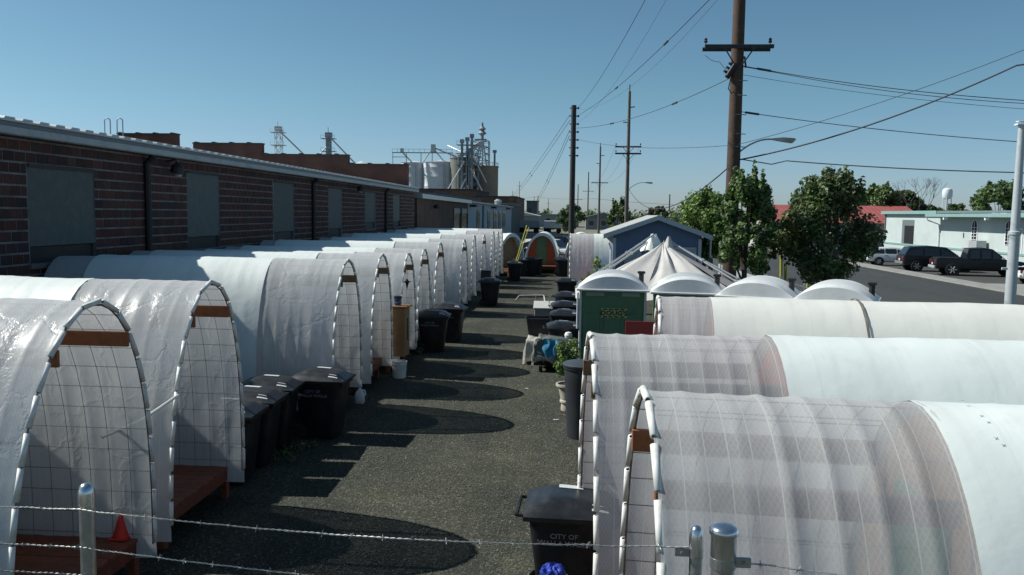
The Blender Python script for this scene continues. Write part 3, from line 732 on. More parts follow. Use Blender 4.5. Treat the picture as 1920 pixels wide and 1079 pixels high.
W2 = wing('pale_blue_warehouse', 'pale blue-grey warehouse with narrow dark windows past the block wing', 75.8, 131, 4.60, mat('pale_blue_wall', (0.30, 0.37, 0.43), 0.8, var=0.12, scale=0.5, dirt=(0.20, 0.24, 0.27), dscale=0.5))
q = MB(); q.prism([(0.3, 4.62), (0.3, 4.78), (-12, 5.4), (-12, 5.2)], 1, -0.05, 55.1); q.build('roof', M_FASC, W2)
for a, b in ((6.8, 9.4), (17.5, 20.5), (24.5, 29), (31.5, 35), (38, 42.5)):
    q = MB(); q.cbox((0.03, (a + b) / 2, 2.7), (0.06, b - a, 2.6), 0.01); w_ = q.build('window', M_GLASSD, W2)
    q = MB(); q.box(0.065, (a + b) / 2 - .06, 1.45, 0.085, (a + b) / 2 + .06, 3.95); q.build('mullion', M_FASC, w_)
for a in (1.2, 22.0, 44.0): 
    q = MB(); q.cbox((0.35, a + .5, 4.35), (0.5, 1.4, 0.22), 0.03); q.build('awning_lamp', M_BLACK, W2)
q = MB(); q.tube([(0.08, 12.2, 0.3), (0.08, 12.2, 4.5)], 0.12, 8); q.build('downpipe', mat('blue_pipe', (0.12, 0.16, 0.22), 0.6), W2)
W3 = wing('dark_annex', 'dark grey annex with parapet closing the warehouse row', 131.5, 152, 5.0, mat('dark_annex_wall', (0.07, 0.075, 0.08), 0.8, var=0.15, scale=.5))
q = MB(); q.box(-12, -0.05, 5.0, 0.15, 20.6, 5.35); q.build('parapet', mat('annex_trim', (0.12, 0.13, 0.14), 0.8), W3)
q = MB(); q.lathe([(0.5, 0), (0.5, 0.3), (0.6, 0.5), (0.2, .8), (0, .8)], 10, Matrix.Translation((-1.5, -8, 5.0))); q.build('roof_vent', M_FASC, W3)
W4 = thing('rooftop_block', 'long dark roof penthouse rising behind the pale blue warehouse', 'building', (-16, 78, 0))
q = MB(); q.box(-6, 0, 0, 3.0, 40, 5.55); q.build('wall', mat('penthouse_wall', (0.10, 0.10, 0.105), 0.85, var=.2, scale=.4), W4)
q = MB(); q.box(-6.1, -0.1, 5.552, 3.1, 40.1, 5.7); q.build('coping', M_ARM, W4)
W5 = thing('old_brick_block', 'old brown brick block standing behind the wing roofs below the silos', 'building', (-40, 150, 0))
q = MB(); q.box(-8, 0, 0, 22.5, 25, 7.75); q.box(22.51, 0, 0, 30, 25, 6.6); q.build('wall', mat_brickwall('old_brown_brick', (0.15, 0.085, 0.05), (0.12, 0.07, 0.045), (0.13, 0.10, 0.08), 3), W5)
q = MB(); q.box(-8.2, -0.2, 7.752, 22.6, 25, 8.0); q.box(22.62, -0.2, 6.602, 30.1, 25, 6.8); q.build('coping', M_ARM, W5)

# ------------------------------------------------------------------ grain elevator
M_SILOW = mat('silo_steel', (0.52, 0.55, 0.58), 0.6, 0.05, var=0.10, scale=0.3)
M_SILOC = mat('silo_concrete', (0.26, 0.21, 0.16), 0.9, var=0.18, scale=0.2, dirt=(0.20, 0.16, 0.12), dscale=.3)
M_GIRD = mat('girder_steel', (0.22, 0.26, 0.29), 0.6, 0.3, var=0.2, scale=1)
M_SPOUT = mat('pale_spout', (0.45, 0.47, 0.48), 0.5, 0.3, var=0.1, scale=1)
def steel_silo(x, y, r, h, lab):
    t = thing('steel_silo', lab, 'silo', (x, y, 0), 0, 'white steel grain silos')
    q = MB(); prof = [(r, 0)]; z = 0
    while z < h: prof += [(r, z), (r + .05, z + 0.1), (r + .05, z + 0.25), (r, z + .35)]; z += 2.9
    prof += [(r, h)]; q.lathe(prof, 28); smooth_angle(q.build('shell', M_SILOW, t))
    q = MB(); q.lathe([(r + .15, h), (r * .15, h + r * .14), (0.01, h + r * .145)], 28); smooth_angle(q.build('roof', M_SILOW, t))
    q = MB()
    for k in (0, .5): q.tube([(r * .3 + k, -r - .1, 0.5), (r * .3 + k, -r - .1, h)], .05, 4)
    z = 1
    while z < h: q.tube([(r * .3, -r - .1, z), (r * .3 + .5, -r - .1, z)], .04, 4); z += 1
    q.build('ladder', M_GIRD, t)
steel_silo(-50.2, 262, 4.2, 19.2, 'white steel silo, smaller of the two, nearest the red firewall')
steel_silo(-41.2, 260, 5.6, 19.2, 'broad white steel silo beside the concrete silos')
def conc_silo(x, y, r, h, lab):
    t = thing('concrete_silo', lab, 'silo', (x, y, 0), 0, 'concrete grain silos')
    q = MB(); q.lathe([(r, 0), (r, h - .4), (r + .15, h - .4), (r + .15, h)], 28); smooth_angle(q.build('shell', M_SILOC if r > 3.7 else mat('silo_grey_concrete', (.19, .19, .17), .9, var=.15, scale=.2), t))
    q = MB()
    for k in range(14):
        a = 2 * PI * k / 14; q.tube([(r * math.cos(a), r * math.sin(a), h), (r * math.cos(a), r * math.sin(a), h + 1)], .05, 4)
    q.tube([(r * math.cos(2 * PI * k / 28), r * math.sin(2 * PI * k / 28), h + 1) for k in range(29)], .06, 4); q.build('railing', M_GIRD, t)
conc_silo(-27.4, 262, 4.0, 18.4, 'brown concrete silo at the outer end of the elevator')
conc_silo(-33.5, 266, 4.0, 18.4, 'brown concrete silo tucked behind the spout tower')
conc_silo(-34.2, 256, 3.6, 20.6, 'grey-green concrete silo under the bucket elevators')
def lattice(q, x0, x1, y, z0, z1, n, r=.09, d=2.0):
    for xx in (x0, x1):
        for yy in (y, y + d): q.tube([(xx, yy, z0), (xx, yy, z1)], r * 1.4, 4)
    for k in range(n):
        a = z0 + (z1 - z0) * k / n; b = z0 + (z1 - z0) * (k + 1) / n
        q.tube([(x0, y, a), (x1, y, b)], r, 4); q.tube([(x1, y, a), (x0, y, b)], r, 4); q.tube([(x0, y, b), (x1, y, b)], r, 4)
        q.tube([(x0, y + d, a), (x1, y + d, b)], r, 4); q.tube([(x0, y, b), (x0, y + d, b)], r, 4); q.tube([(x1, y, b), (x1, y + d, b)], r, 4)
ET = thing('elevator_tower', 'steel headhouse tower with fan of spouts above the concrete silos', 'elevator tower', (-28.4, 262, 18))
q = MB(); lattice(q, -3.6, 2.0, -2, 0, 8.2, 4, .11, 4); q.build('frame', M_GIRD, ET)
q = MB(); q.box(-2.4, -1.5, 8.2, 1.2, 1.5, 8.8); q.lathe([(.5, 8.8), (.5, 10), (1.4, 10.6), (.6, 11.4), (1.2, 12), (.4, 12.8), (.3, 14)], 10, Matrix.Translation((-.2, 0, 0))); q.build('distributor', M_GIRD, ET)
rn = random.Random(4)
for k in range(11):
    q = MB(); x1 = -11 + 1.35 * k if k < 7 else -3 + (k - 7) * 1.6; z1 = -1.5 if k > 4 else 1.5 + rn.uniform(-1, 1)
    q.tube([(-.6 + .1 * k, -2.2, 8.0), (x1, -2.6, z1)], .2, 6); q.build('spout', M_SPOUT, ET)
q = MB(); q.tube([(4.0, -2, 0), (4.0, -2, 4.5)], .35, 6); q.box(3.4, -2.5, 4.5, 4.6, -1.5, 5.3); q.build('stack', M_GIRD, ET)
EL = thing('bucket_elevator', 'cluster of bucket elevator legs and platforms in front of the silos', 'elevator', (-31.6, 250, 0))
for i, (x, h) in enumerate([(-1.8, 24.6), (-.2, 25.2), (1.2, 26.2), (.2, 22)]):
    q = MB(); q.box(x - .35, 0, 3, x + .35, .7, h); q.box(x - .6, -.2, h, x + .6, .9, h + 1.1); q.build('leg_casing', M_GIRD, EL)
q = MB(); lattice(q, -3, 3, 1.0, 4, 21, 8, .09, 2.5); q.build('frame', M_GIRD, EL)
for z in (18, 21.4, 24):
    q = MB(); q.box(-3.4, -.6, z, 3.4, 3.2, z + .12)
    for s_ in (-3.4, -1.7, 0, 1.7, 3.4): q.tube([(s_, -.6, z), (s_, -.6, z + 1.1)], .05, 4)
    q.tube([(-3.4, -.6, z + 1.1), (3.4, -.6, z + 1.1)], .06, 4); q.build('platform', M_GIRD, EL)
for p0, p1 in (((-1, -.5, 19), (-6.5, -1, 9.5)), ((1, -.5, 17), (7.5, -1, 5)), ((-.5, -.6, 14), (-4, -1, 6)), ((2, -.6, 20), (5.5, 2, 13)), ((0, -.8, 12), (3, -1, 4)), ((-2, -.8, 22), (-6.5, 3, 24))):
    q = MB(); q.tube([p0, p1], .22, 6); q.build('spout', M_SPOUT, EL)
q = MB(); q.lathe([(2.2, 4), (2.2, 7), (.8, 9.5)], 14, Matrix.Translation((4.0, 1.5, 0))); q.build('hopper', mat('pinkish_hopper', (0.36, 0.27, 0.25), 0.7, var=.15, scale=.5), EL)
CV = thing('conveyor_gallery', 'thin overhead conveyor gallery running above the white silos', 'conveyor', (-56, 256, 0))
q = MB(); q.box(0, 0, 21.9, 19, .9, 22.15); q.box(0, 0, 20.6, 4.5, .9, 20.75)
for k in range(12): q.tube([(k * 1.7, 0, 22.1), (k * 1.7, 0, 23.1)], .05, 4)
q.tube([(0, 0, 23.1), (18.8, 0, 23.1)], .06, 4); q.build('walkway', M_GIRD, CV)
for x in (0.1, 4.4, 9, 12.5): 
    q = MB(); q.tube([(x, .4, 17.5), (x, .4, 22)], .12, 4); q.build('support', M_GIRD, CV)
for a, b in (((3.2, .2, 22.1), (6.0, 3, 18.8)), ((12.6, .2, 23.3), (9.3, 3, 19.5)), ((12.9, .2, 23.3), (15.8, 3, 19.5)), ((13, .2, 23.6), (24, 1, 19.3))):
    q = MB(); q.tube([a, b], .22, 6); q.build('spout', M_SPOUT, CV)
q = MB(); q.box(12.2, -.3, 22.2, 13.5, .9, 24.6); q.box(2.6, -.3, 22.2, 3.5, .9, 23.3); q.build('head_box', M_SPOUT, CV)
def leg_tower(x, y, z1, lab, pale):
    t = thing('grain_leg_tower', lab, 'tower', (x, y, 0), 0, 'slim grain leg towers behind the warehouse')
    m = M_SPOUT if pale else M_GIRD
    q = MB()
    if pale: lattice(q, -1.0, 1.0, 0, 8, z1 - 1, 8, .07, 1.6); q.build('frame', m, t)
    else: q.box(-.8, 0, 8, .8, 1.2, z1 - 1.5); q.build('casing', m, t)
    q = MB(); q.box(-1.0, -.2, z1 - 1.5, 1.0, 1.4, z1); q.tube([(0, 0, z1), (0, 0, z1 + 1.6)], .12, 4); q.build('head', m, t)
    for zz in (z1 - 6, z1 - 2):
        q = MB(); q.box(-2.2, -.8, zz, 2.2, 2, zz + .15)
        for s_ in (-2.2, 0, 2.2): q.tube([(s_, -.8, zz), (s_, -.8, zz + 1.1)], .05, 4)
        q.tube([(-2.2, -.8, zz + 1.1), (2.2, -.8, zz + 1.1)], .06, 4); q.build('platform', m, t)
    q = MB(); q.tube([(.6, 0, z1 - 1.5), (10.5 if pale else 9.8, 1, z1 - 11)], .25, 6); q.build('spout', M_SPOUT, t)
    if not pale: q = MB(); q.tube([(-.6, 0, z1 - 4.5), (-6, 1, z1 - 10)], .2, 6); q.build('spout', M_SPOUT, t)
leg_tower(-93.7, 260, 30.2, 'pale lattice grain leg tower over the warehouse roof', True)
leg_tower(-77.4, 260, 28.4, 'solid grey grain leg tower with two slanting spouts', False)
for x, lab in ((-61.5, 'small pale steel silo just showing over the firewall'),):
    t = thing('steel_silo', lab, 'silo', (x, 240, 0)); q = MB(); q.lathe([(4, 0), (4, 16.5), (0.3, 18.3)], 20); smooth_angle(q.build('shell', M_SILOW, t)); q = MB(); q.lathe([(4.1, 16.5), (4.1, 16.9)], 20); q.build('rim', M_GIRD, t)
# ------------------------------------------------------------------ portable toilets
M_PGREEN = mat('toilet_green', (0.075, 0.165, 0.085), 0.55, var=0.10, scale=2, dirt=(0.065, 0.12, 0.085), dscale=1.5)
M_PROOF = mat('toilet_roof_white', (0.62, 0.64, 0.64), 0.45, var=0.05, scale=3, dirt=(0.50, 0.51, 0.50), dscale=2)
M_PPALE = mat('toilet_pale_panel', (0.22, 0.30, 0.24), 0.6, var=0.08)
def porta(label, loc, rz, sign=False, ww=1.34, d=1.25, h=2.2):
    t = thing('portable_toilet', label, 'portable toilet', loc, rz, 'row of portable toilets')
    x = ww / 2 - .03
    q = MB(); q.cbox((0, d / 2, h / 2 + .04), (2 * x, d - .06, h - .08), 0.03); q.build('cabin', M_PGREEN, t)
    q = MB(); 
    for sx in (-.42, 0, .42): q.cbox((sx, 0.022, 0.95), (0.34, 0.02, 1.5), 0.008)
    q.build('wall_ribs', M_PGREEN, t)
    for sx in (-1, 1):
        q = MB(); q.cbox((sx * 0.36, 0.018, h - 0.10), (0.37, 0.026, 0.085), 0.006); q.build('vent_strip', M_PPALE, t)
    q = MB()                                             # corner posts
    for sx in (-1, 1):
        q.cbox((sx * (ww / 2 - .02), 0.03, h / 2), (0.05, 0.05, h), 0.012)
    q.build('corner_post', M_PROOF if sign else M_PGREEN, t)
    q = MB(); q.cbox((0, d / 2, 0.06), (ww + .04, d + .04, 0.12), 0.01); q.build('skid_base', M_BLACK, t)
    # barrel roof: arched end faces the viewer, raised ribs run across
    q = MB(); n = 22; sec = []
    W = ww / 2 + .05; RH = 0.33
    st = [(-0.10, 0.0), (-0.07, 0.80), (0.0, 0.93), (0.10, 0.97)]
    y = 0.14
    while y < d - 0.05: st += [(y, 0.86), (y + .02, 1.0), (y + .08, 1.0), (y + .10, 0.86)]; y += 0.19
    st += [(d + .02, .93), (d + .08, .8), (d + .11, 0)]
    for yy, k in st:
        r_ = []
        for i in range(n + 1):
            a = -1 + 2 * i / n; r_.append((a * W, yy, h + 0.0 + RH * k * (1 - abs(a) ** 2.3)))
        sec.append(r_)
    for r_ in sec: q.v += r_
    for i in range(len(sec) - 1):
        for j in range(n): q.f.append((i * (n + 1) + j, i * (n + 1) + j + 1, (i + 1) * (n + 1) + j + 1, (i + 1) * (n + 1) + j)); q.mi.append(0)
    smooth_angle(q.build('roof', M_PROOF, t), 30)
    q = MB(); q.cbox((0, d / 2, h - 0.012), (2 * W + .02, d + .24, 0.045), 0.012); q.build('roof_rim', M_PROOF, t)
    q = MB(); q.tube([(W - .14, d * .55, h + .0), (W - .14, d * .55, h + .30)], 0.055, 10); q.cbox((W - .14, d * .55, h + .31), (0.16, 0.12, 0.05), .01); q.build('vent_stack', M_BLACK, t)
    if sign:
        q = MB(); q.cbox((0.03, 0.002, 1.72), (0.53, 0.012, 0.20), 0.002)
        s_ = q.build('sign', mat('sign_yellow', (0.30, 0.34, 0.13), 0.6, var=.06), t)
        text('lettering', "DOUG'S", 0.128, M_BLACK, s_, (0.03, -0.0055, 1.715), (PI / 2, 0, 0), 1.15, 0.0045)
        for zz in (1.795, 1.645):
            q = MB()
            for k in range(4): q.box(-.19 + k * .115, -0.0075, zz - .012, -.19 + k * .115 + .085, -0.0045, zz + .012)
            q.build('small_print', M_BLACK, s_)
        q = MB(); q.cbox((-ww / 2 - .035, 0.02, 1.75), (0.04, 0.05, 0.75), .012); q.build('side_hinge', M_PROOF, t)
porta("green portable toilet with the DOUG'S sign on its wall", (0.86, 16.7, 0), math.radians(-3), True)
porta('portable toilet second in line, just right of the signed one', (2.30, 16.3, 0), math.radians(-7))
porta('portable toilet with bright ribbed roof, third in line', (3.47, 15.75, 0), math.radians(-20))
porta('portable toilet nearest the street, last in line', (4.72, 15.1, 0), math.radians(-22))

# ------------------------------------------------------------------ collapsed canopy behind the toilets
M_CANVAS = mat('off_white_canvas', (0.50, 0.485, 0.465), 0.8, var=0.10, scale=2, bump=0.2, bscale=8, dirt=(0.40, 0.38, 0.36), dscale=1.5)
M_CANVD = mat('shaded_canvas', (0.15, 0.15, 0.16), 0.8, var=0.15, scale=2, bump=0.2, bscale=8)  # same canvas darkened, shade painted on the sides turned from the sun
T = thing('canopy_tent', 'sagging off-white canvas canopy draped to a peak behind the portable toilets', 'tent', (2.38, 21.6, 0))
def drape(c0, c1, r0, nu, nv, top, amp, f=9, sd=0, zlow=1.75):
    """canvas falling from the peak between plan angles c0..c1"""
    q = MB()
    def fn(u, v):
        a = c0 + (c1 - c0) * u
        sq = 1 / max(abs(math.cos(a)), abs(math.sin(a)))
        r = r0 * sq * v
        z = top - (top - zlow) * (v ** 0.86)
        k = amp * math.sin(f * a * 2 + sd + 2.0 * nz3(a * 3, v * 2, sd)) * min(1, v * 3) * (1.2 - v * .5)
        k += amp * 1.2 * nz3(a * 5 + sd, v * 3.5, 3)
        return (r * math.cos(a), r * math.sin(a) * 1.05, z + k)
    q.grid(nu, nv, fn); return q
smooth_angle(drape(PI * 0.99, PI * 1.40, 2.25, 40, 26, 3.02, 0.02, 1.0, 1).build('left_canvas', M_CANVAS, T), 60)
smooth_angle(drape(PI * 1.40, PI * 1.72, 2.25, 90, 34, 3.05, 0.050, 6.0, 2).build('folded_canvas', M_CANVAS, T), 60)
smooth_angle(drape(PI * 1.72, PI * 2.10, 2.5, 60, 26, 3.0, 0.04, 5.0, 3, 1.6).build('side_canvas', M_CANVD, T), 60)
smooth_angle(drape(PI * 0.1, PI * 0.99, 2.0, 60, 20, 2.95, 0.04, 4.0, 5).build('rear_canvas', M_CANVD, T), 60)
q = MB()
def capf(u, v):
    a = 2 * PI * u; r = 0.05 + 0.22 * v; return (-0.22 + r * math.cos(a) * 1.3, .35 + r * math.sin(a), 3.2 - 0.42 * v ** .8 + .03 * math.sin(a * 5))
q.grid(28, 10, capf); smooth_angle(q.build('cap', M_WHITE, T), 60)
q = MB()
def capg(u, v):
    a = 2 * PI * u; r = 0.03 + 0.16 * v; return (0.12 + r * math.cos(a), -.1 + r * math.sin(a), 3.16 - 0.40 * v + .02 * math.sin(a * 6))
q.grid(28, 10, capg); smooth_angle(q.build('peak_fold', M_CANVAS, T), 60)
for k, (a, b) in enumerate([((-.25, .3, 3.18), (-2.25, -1.2, 1.90)), ((-.18, .45, 3.12), (-2.0, -.9, 1.95)), ((.15, 0, 3.05), (2.3, -1.5, 1.72)), ((.2, .2, 3.0), (2.45, -1.0, 1.80))]):
    q = MB(); q.tube([a, b], 0.026, 7)
    for s_ in (.35, .7): 
        c_ = Vector(a).lerp(Vector(b), s_); dd = (Vector(b) - Vector(a)).normalized() * .035; q.tube([c_ - dd, c_ + dd], 0.04, 7)
    q.build('frame_pole', M_LTMETAL, T)
for sx, sy in ((-1.9, -1.8), (1.9, -1.8), (2.0, 1.9), (-1.9, 1.9)):
    q = MB(); q.tube([(sx, sy, 0), (sx, sy, 1.8)], 0.025, 6); q.build('leg', M_LTMETAL, T)

# ------------------------------------------------------------------ blue shed
S = thing('blue_shed', 'small blue gabled shed with pale trim behind the canopy', 'shed', (3.72, 36.3, 0))
S.scale = (0.82, 0.82, 1.0)
M_BLUES = mat('shed_blue', (0.10, 0.15, 0.25), 0.75, var=0.07, scale=1.5, bump=0.15, bscale=12)
M_TRIM = mat('shed_trim', (0.42, 0.47, 0.52), 0.6, var=0.06)
q = MB(); q.prism([(-2.32, 0), (2.32, 0), (2.32, 2.82), (0, 3.57), (-2.32, 2.82)], 1, 0, 6); q.build('wall', M_BLUES, S)
q = MB()
for sx in (-1, 1):
    q.prism([(0, 3.62), (sx * 2.80, 2.80), (sx * 2.80, 2.88), (0, 3.70)], 1, -0.33, 6.3)
q.build('roof', mat('shed_shingle', (0.36, 0.37, 0.36), 0.9, var=.15, scale=6, bump=.4), S)
for sx in (-1, 1):
    q = MB(); q.prism([(0.0, 3.685), (sx * 2.84, 2.855), (sx * 2.84, 2.66), (0.0, 3.50)], 1, -0.38, -0.335); q.build('barge_board', M_TRIM, S)
    q = MB(); q.cbox((sx * 2.24, -0.02, 1.35), (0.17, 0.05, 2.7), .006); q.build('corner_board', M_TRIM, S)
q = MB(); q.cbox((1.15, -0.03, 1.12), (1.66, 0.05, 2.24), .01); g = q.build('garage_panel', mat('panel_grey_blue', (0.30, 0.36, 0.43), 0.6, var=.05), S)
q = MB()
for sx in (-.87, .87): q.cbox((1.15 + sx, -0.04, 1.14), (0.08, 0.07, 2.3), .006)
q.cbox((1.15, -0.04, 2.29), (1.82, 0.07, 0.09), .006); q.build('frame', M_TRIM, g)
q = MB(); q.cbox((-1.25, -0.03, 1.75), (0.9, 0.05, 0.8), .01); q.build('window', mat('pale_window', (0.28, 0.34, 0.40), 0.3), S)
q = MB(); q.tube([(-2.55, -.1, 2.5), (-2.42, -.08, 2.2), (-2.42, -.08, 0.1)], .055, 8); q.build('downpipe', M_WPAINT, S)
q = MB()
for k in range(9): q.box(-2.3, -0.0, 0.3 + k * .28, 2.3, -0.006, 0.306 + k * .28)
# ------------------------------------------------------------------ wheeled bins
BIN_GRP = 'black wheeled rubbish bins along the alley'
def make_bin(label, loc, rz, full=True, sticks=True):
    t = thing('wheeled_bin', label, 'wheeled bin', loc, rz, BIN_GRP)
    # body: tapered, rolled rim, recessed foot
    q = MB(); secs = [(0.02, .25, .27, .0), (0.10, .26, .29, -.0), (0.55, .295, .345, -.0), (0.92, .325, .39, 0), (0.925, .35, .415, 0), (0.975, .35, .415, 0)]
    n = 32
    for z, hx, hy, c in secs:
        for j in range(n):
            a = 2 * PI * j / n; ca, sa = math.cos(a), math.sin(a); e = 0.28
            q.v.append((hx * math.copysign(abs(ca) ** e, ca), hy * math.copysign(abs(sa) ** e, sa), z))
    for i in range(len(secs) - 1):
        for j in range(n): q.f.append((i * n + j, i * n + (j + 1) % n, (i + 1) * n + (j + 1) % n, (i + 1) * n + j)); q.mi.append(0)
    q.f.append(tuple(range(n))[::-1]); q.mi.append(0); q.f.append(tuple((len(secs) - 1) * n + j for j in range(n))); q.mi.append(0)
    smooth_angle(q.build('body', M_BLACKP, t), 32)
    # lid: domed with raised central panel and hinge at the rear
    q = MB(); nu, nv = 26, 22
    def lid(u, v):
        x = -1 + 2 * u; y = -1 + 2 * v
        X = x * 0.365; Y = y * 0.44 - .01
        z = 0.985 + 0.085 * (1 - abs(x) ** 4) * (1 - abs(y) ** 4) + 0.045 * (y + 1) / 2 * (1 - abs(x) ** 6)
        if abs(x) < .62 and -.72 < y < .55: z += 0.022
        if abs(abs(x) - .62) < .05 and y < .6: z -= 0.012
        return (X, Y, z)
    q.grid(nu, nv, lid); m_ = len(q.v); o0 = 0
    ring = [i * nv for i in range(nu)] + [(nu - 1) * nv + j for j in range(1, nv)] + [i * nv + nv - 1 for i in range(nu - 2, -1, -1)] + [j for j in range(nv - 2, 0, -1)]
    b0 = len(q.v)
    for r_ in ring: x, y, z = q.v[r_]; q.v.append((x, y, 0.945))
    for k in range(len(ring)): q.f.append((ring[k], ring[(k + 1) % len(ring)], b0 + (k + 1) % len(ring), b0 + k)); q.mi.append(0)
    l_ = smooth_angle(q.build('lid', M_LIDP, t), 30)
    q = MB(); q.tube([(-.25, .42, .955), (-.25, .50, .96), (.25, .50, .96), (.25, .42, .955)], 0.017, 6); q.build('handle', M_BLACKP, t)
    q = MB(); q.cbox((0, -.405, .90), (0.62, 0.03, 0.03), .008); q.build('lift_bar', M_BLACKP, t)
    for sx in (-1, 1):
        q = MB(); q.lathe([(0.05, -.03), (.125, -.03), (.125, .03), (.05, .03)], 18, Matrix.Translation((sx * .27, .30, .125)) @ Matrix.Rotation(PI / 2, 4, 'Y')); q.build('wheel', M_RUBBER, t)
    if sticks:
        for (ua, ub, va, vb) in ((.10, .20, .13, .30), (.62, .78, .40, .66)):
            q = MB(); q.grid(4, 5, lambda u, v: (lambda p: (p[0], p[1], p[2] + .004))(lid(ua + (ub - ua) * u, va + (vb - va) * v))); q.build('sticker', M_STICK, l_)
    if full:
        text('lettering', 'CITY OF\nWALLA WALLA', 0.068, M_GREYTXT, t, (-0.3205, 0.06, 0.77), (PI / 2 + .08, 0, -PI / 2), 1.0, .001)
    return t
nb = make_bin('black CITY OF WALLA WALLA bin standing by the street-side huts near the wire', (0.06, 7.55, 0), math.radians(88))
lb = make_bin('front bin of the left cluster, partly hidden by the strutted hut', (-4.60, 10.72, 0), math.radians(92))
reindex()
BINS = [('bin of the hut-side cluster just behind its front bin', (-4.60, 11.53, 0), 2), ('bin of the hut-side cluster with two white lid stickers, third back', (-4.62, 12.36, 0), 3),
        ('bin standing forward of the cluster near the milk jug', (-4.02, 13.12, 0), -2), ('black bin beside the plywood cabinet', (-3.62, 21.65, 0), 3),
        ('bin tucked behind the one by the plywood cabinet', (-3.42, 23.4, 0), -5), ('lone tall bin at mid alley with a wide overhanging lid', (-3.20, 32.9, 0), 2),
        ('bin halfway down the far row of hoop huts', (-3.05, 45.0, 0), 4), ('bin in front of the tan-walled turned hut', (-2.95, 48.6, 0), -6), ('bin standing close to the tan-walled hut doorway', (-2.35, 49.4, 0), 3),
        ('bin opposite, behind the black tote and beside the toilet', (-0.12, 19.9, 0), 5), ('bin beside the concrete box, nearer one', (-0.10, 22.4, 0), -3), ('bin beside the concrete box, middle one', (-0.12, 24.6, 0), 6),
        ('bin beside the concrete box, farther one', (-0.10, 27.6, 0), -4), ('street-side bin with open gravel before it, next to a grey bin', (-0.15, 33.6, 0), 2),
        ('bin stacked close by the dark pole foot', (-0.42, 49.2, 0), 0), ('bin behind the pole-foot bin by the orange-walled hut', (-0.55, 50.5, 0), 3)]
for lab, p, a in BINS:
    copy_tree(nb, lab, p, math.radians(90 + a), BIN_GRP, skip=('lettering',) if p[1] > 30 or p[1] < 11.6 else ())
g = thing('wheeled_bin', 'grey wheeled bin beside the huts by the leafy branch', 'wheeled bin', (0.62, 32.6, 0), 0, BIN_GRP)
for c in CH[nb.name]:
    if c.name.split('.')[0] in ('body', 'lid', 'wheel'):
        d = c.copy(); COL.objects.link(d); d.parent = g
        if c.name.startswith(('body', 'lid')): d.data = c.data.copy(); d.data.materials[0] = mat('grey_bin_plastic', (0.07, 0.075, 0.08), 0.5, var=.1)
def round_can(label, loc, r, h, m, lidm=None):
    t = thing('round_bin', label, 'rubbish bin', loc)
    q = MB(); q.lathe([(r * .80, 0), (r * .82, .05), (r * .95, h * .75), (r * .99, h * .78), (r, h * .94), (r * 1.06, h * .95), (r * 1.08, h)], 32); smooth_angle(q.build('body', m, t))
    if lidm is not None:
        q = MB(); q.lathe([(r * 1.10, h - .02), (r * 1.12, h + .01), (r * 1.0, h + .035), (r * .3, h + .05), (0.01, h + .05)], 32); smooth_angle(q.build('lid', lidm, t))
    return t
round_can('big round dark grey rubbish bin next to the stone planter', (0.24, 13.6, 0), 0.31, 1.22, mat('slate_plastic', (0.030, 0.034, 0.042), 0.5, var=.1, scale=4, bump=.1), mat('slate_lid', (0.045, 0.052, 0.062), 0.45, var=.1))
round_can('dark round bin in front of the green-doored hut', (-2.02, 50.6, 0), 0.30, 0.98, mat('dark_olive_plastic', (0.02, 0.024, 0.02), .6))
# ------------------------------------------------------------------ small things in the alley
def jug(loc):
    t = thing('milk_jug', 'empty translucent plastic milk jug by the deck of a hoop hut', 'jug', loc)
    q = MB(); secs = [(0, .068), (.01, .078), (.14, .078), (.19, .06), (.235, .025), (.26, .022)]
    n = 20
    for z, r in secs:
        for j in range(n):
            a = 2 * PI * j / n; e = .45; ca, sa = math.cos(a), math.sin(a)
            q.v.append((r * math.copysign(abs(ca) ** e, ca), r * math.copysign(abs(sa) ** e, sa), z))
    for i in range(len(secs) - 1):
        for j in range(n): q.f.append((i * n + j, i * n + (j + 1) % n, (i + 1) * n + (j + 1) % n, (i + 1) * n + j)); q.mi.append(0)
    smooth_angle(q.build('body', mat('milky_plastic', (0.62, 0.66, 0.70), .35, var=.05), t), 50)
    q = MB(); q.tube([(0.03, 0, .225), (.085, 0, .215), (.10, 0, .15), (.075, 0, .11)], .014, 6); q.build('handle', MATS['milky_plastic'], t)
    q = MB(); q.lathe([(.024, .26), (.024, .285), (.0, .285)], 12); q.build('cap', mat('lilac_cap', (0.35, .32, .5), .5), t)
    t.scale = (1.15, 1.15, 1.15)
jug((-4.02, 15.5, 0))
def bucket(label, loc, m, r=.16, h=.37, lid=None):
    t = thing('bucket', label, 'bucket', loc)
    q = MB(); q.lathe([(r * .86, 0), (r * .97, h * .8), (r * 1.04, h * .82), (r * 1.04, h * .86), (r, h * .87), (r * 1.02, h), (r * .95, h), (r * .84, .03)], 24); smooth_angle(q.build('pail', m, t))
    q = MB(); q.tube([(r * math.cos(a) * 1.03, -r * .2 - r * math.sin(a) * .9, h * .8 - .09 * math.sin(a)) for a in [PI * k / 10 for k in range(11)]], .004, 5); q.build('handle', M_STEEL, t)
    if lid is not None:
        q = MB(); q.lathe([(r * 1.05, h - .03), (r * 1.06, h + .012), (.01, h + .015)], 24); q.build('lid', lid, t)
bucket('white plastic bucket on the gravel before a hut deck', (-3.78, 18.05, 0), mat('bucket_white', (.62, .63, .60), .45, var=.05), .17, .38)
C_ = thing('traffic_cone', 'small red traffic cone on the corner of the nearest deck', 'traffic cone', (-4.37, 7.62, 0.458))
q = MB(); q.lathe([(.082, .012), (.018, .235), (.012, .24), (0.001, .24)], 20); smooth_angle(q.build('cone', mat('cone_red', (.62, .025, .012), .5, var=.06), C_)); q = MB(); q.cbox((0, 0, .007), (.19, .19, .014), .004); q.build('base', MATS['cone_red'], C_)
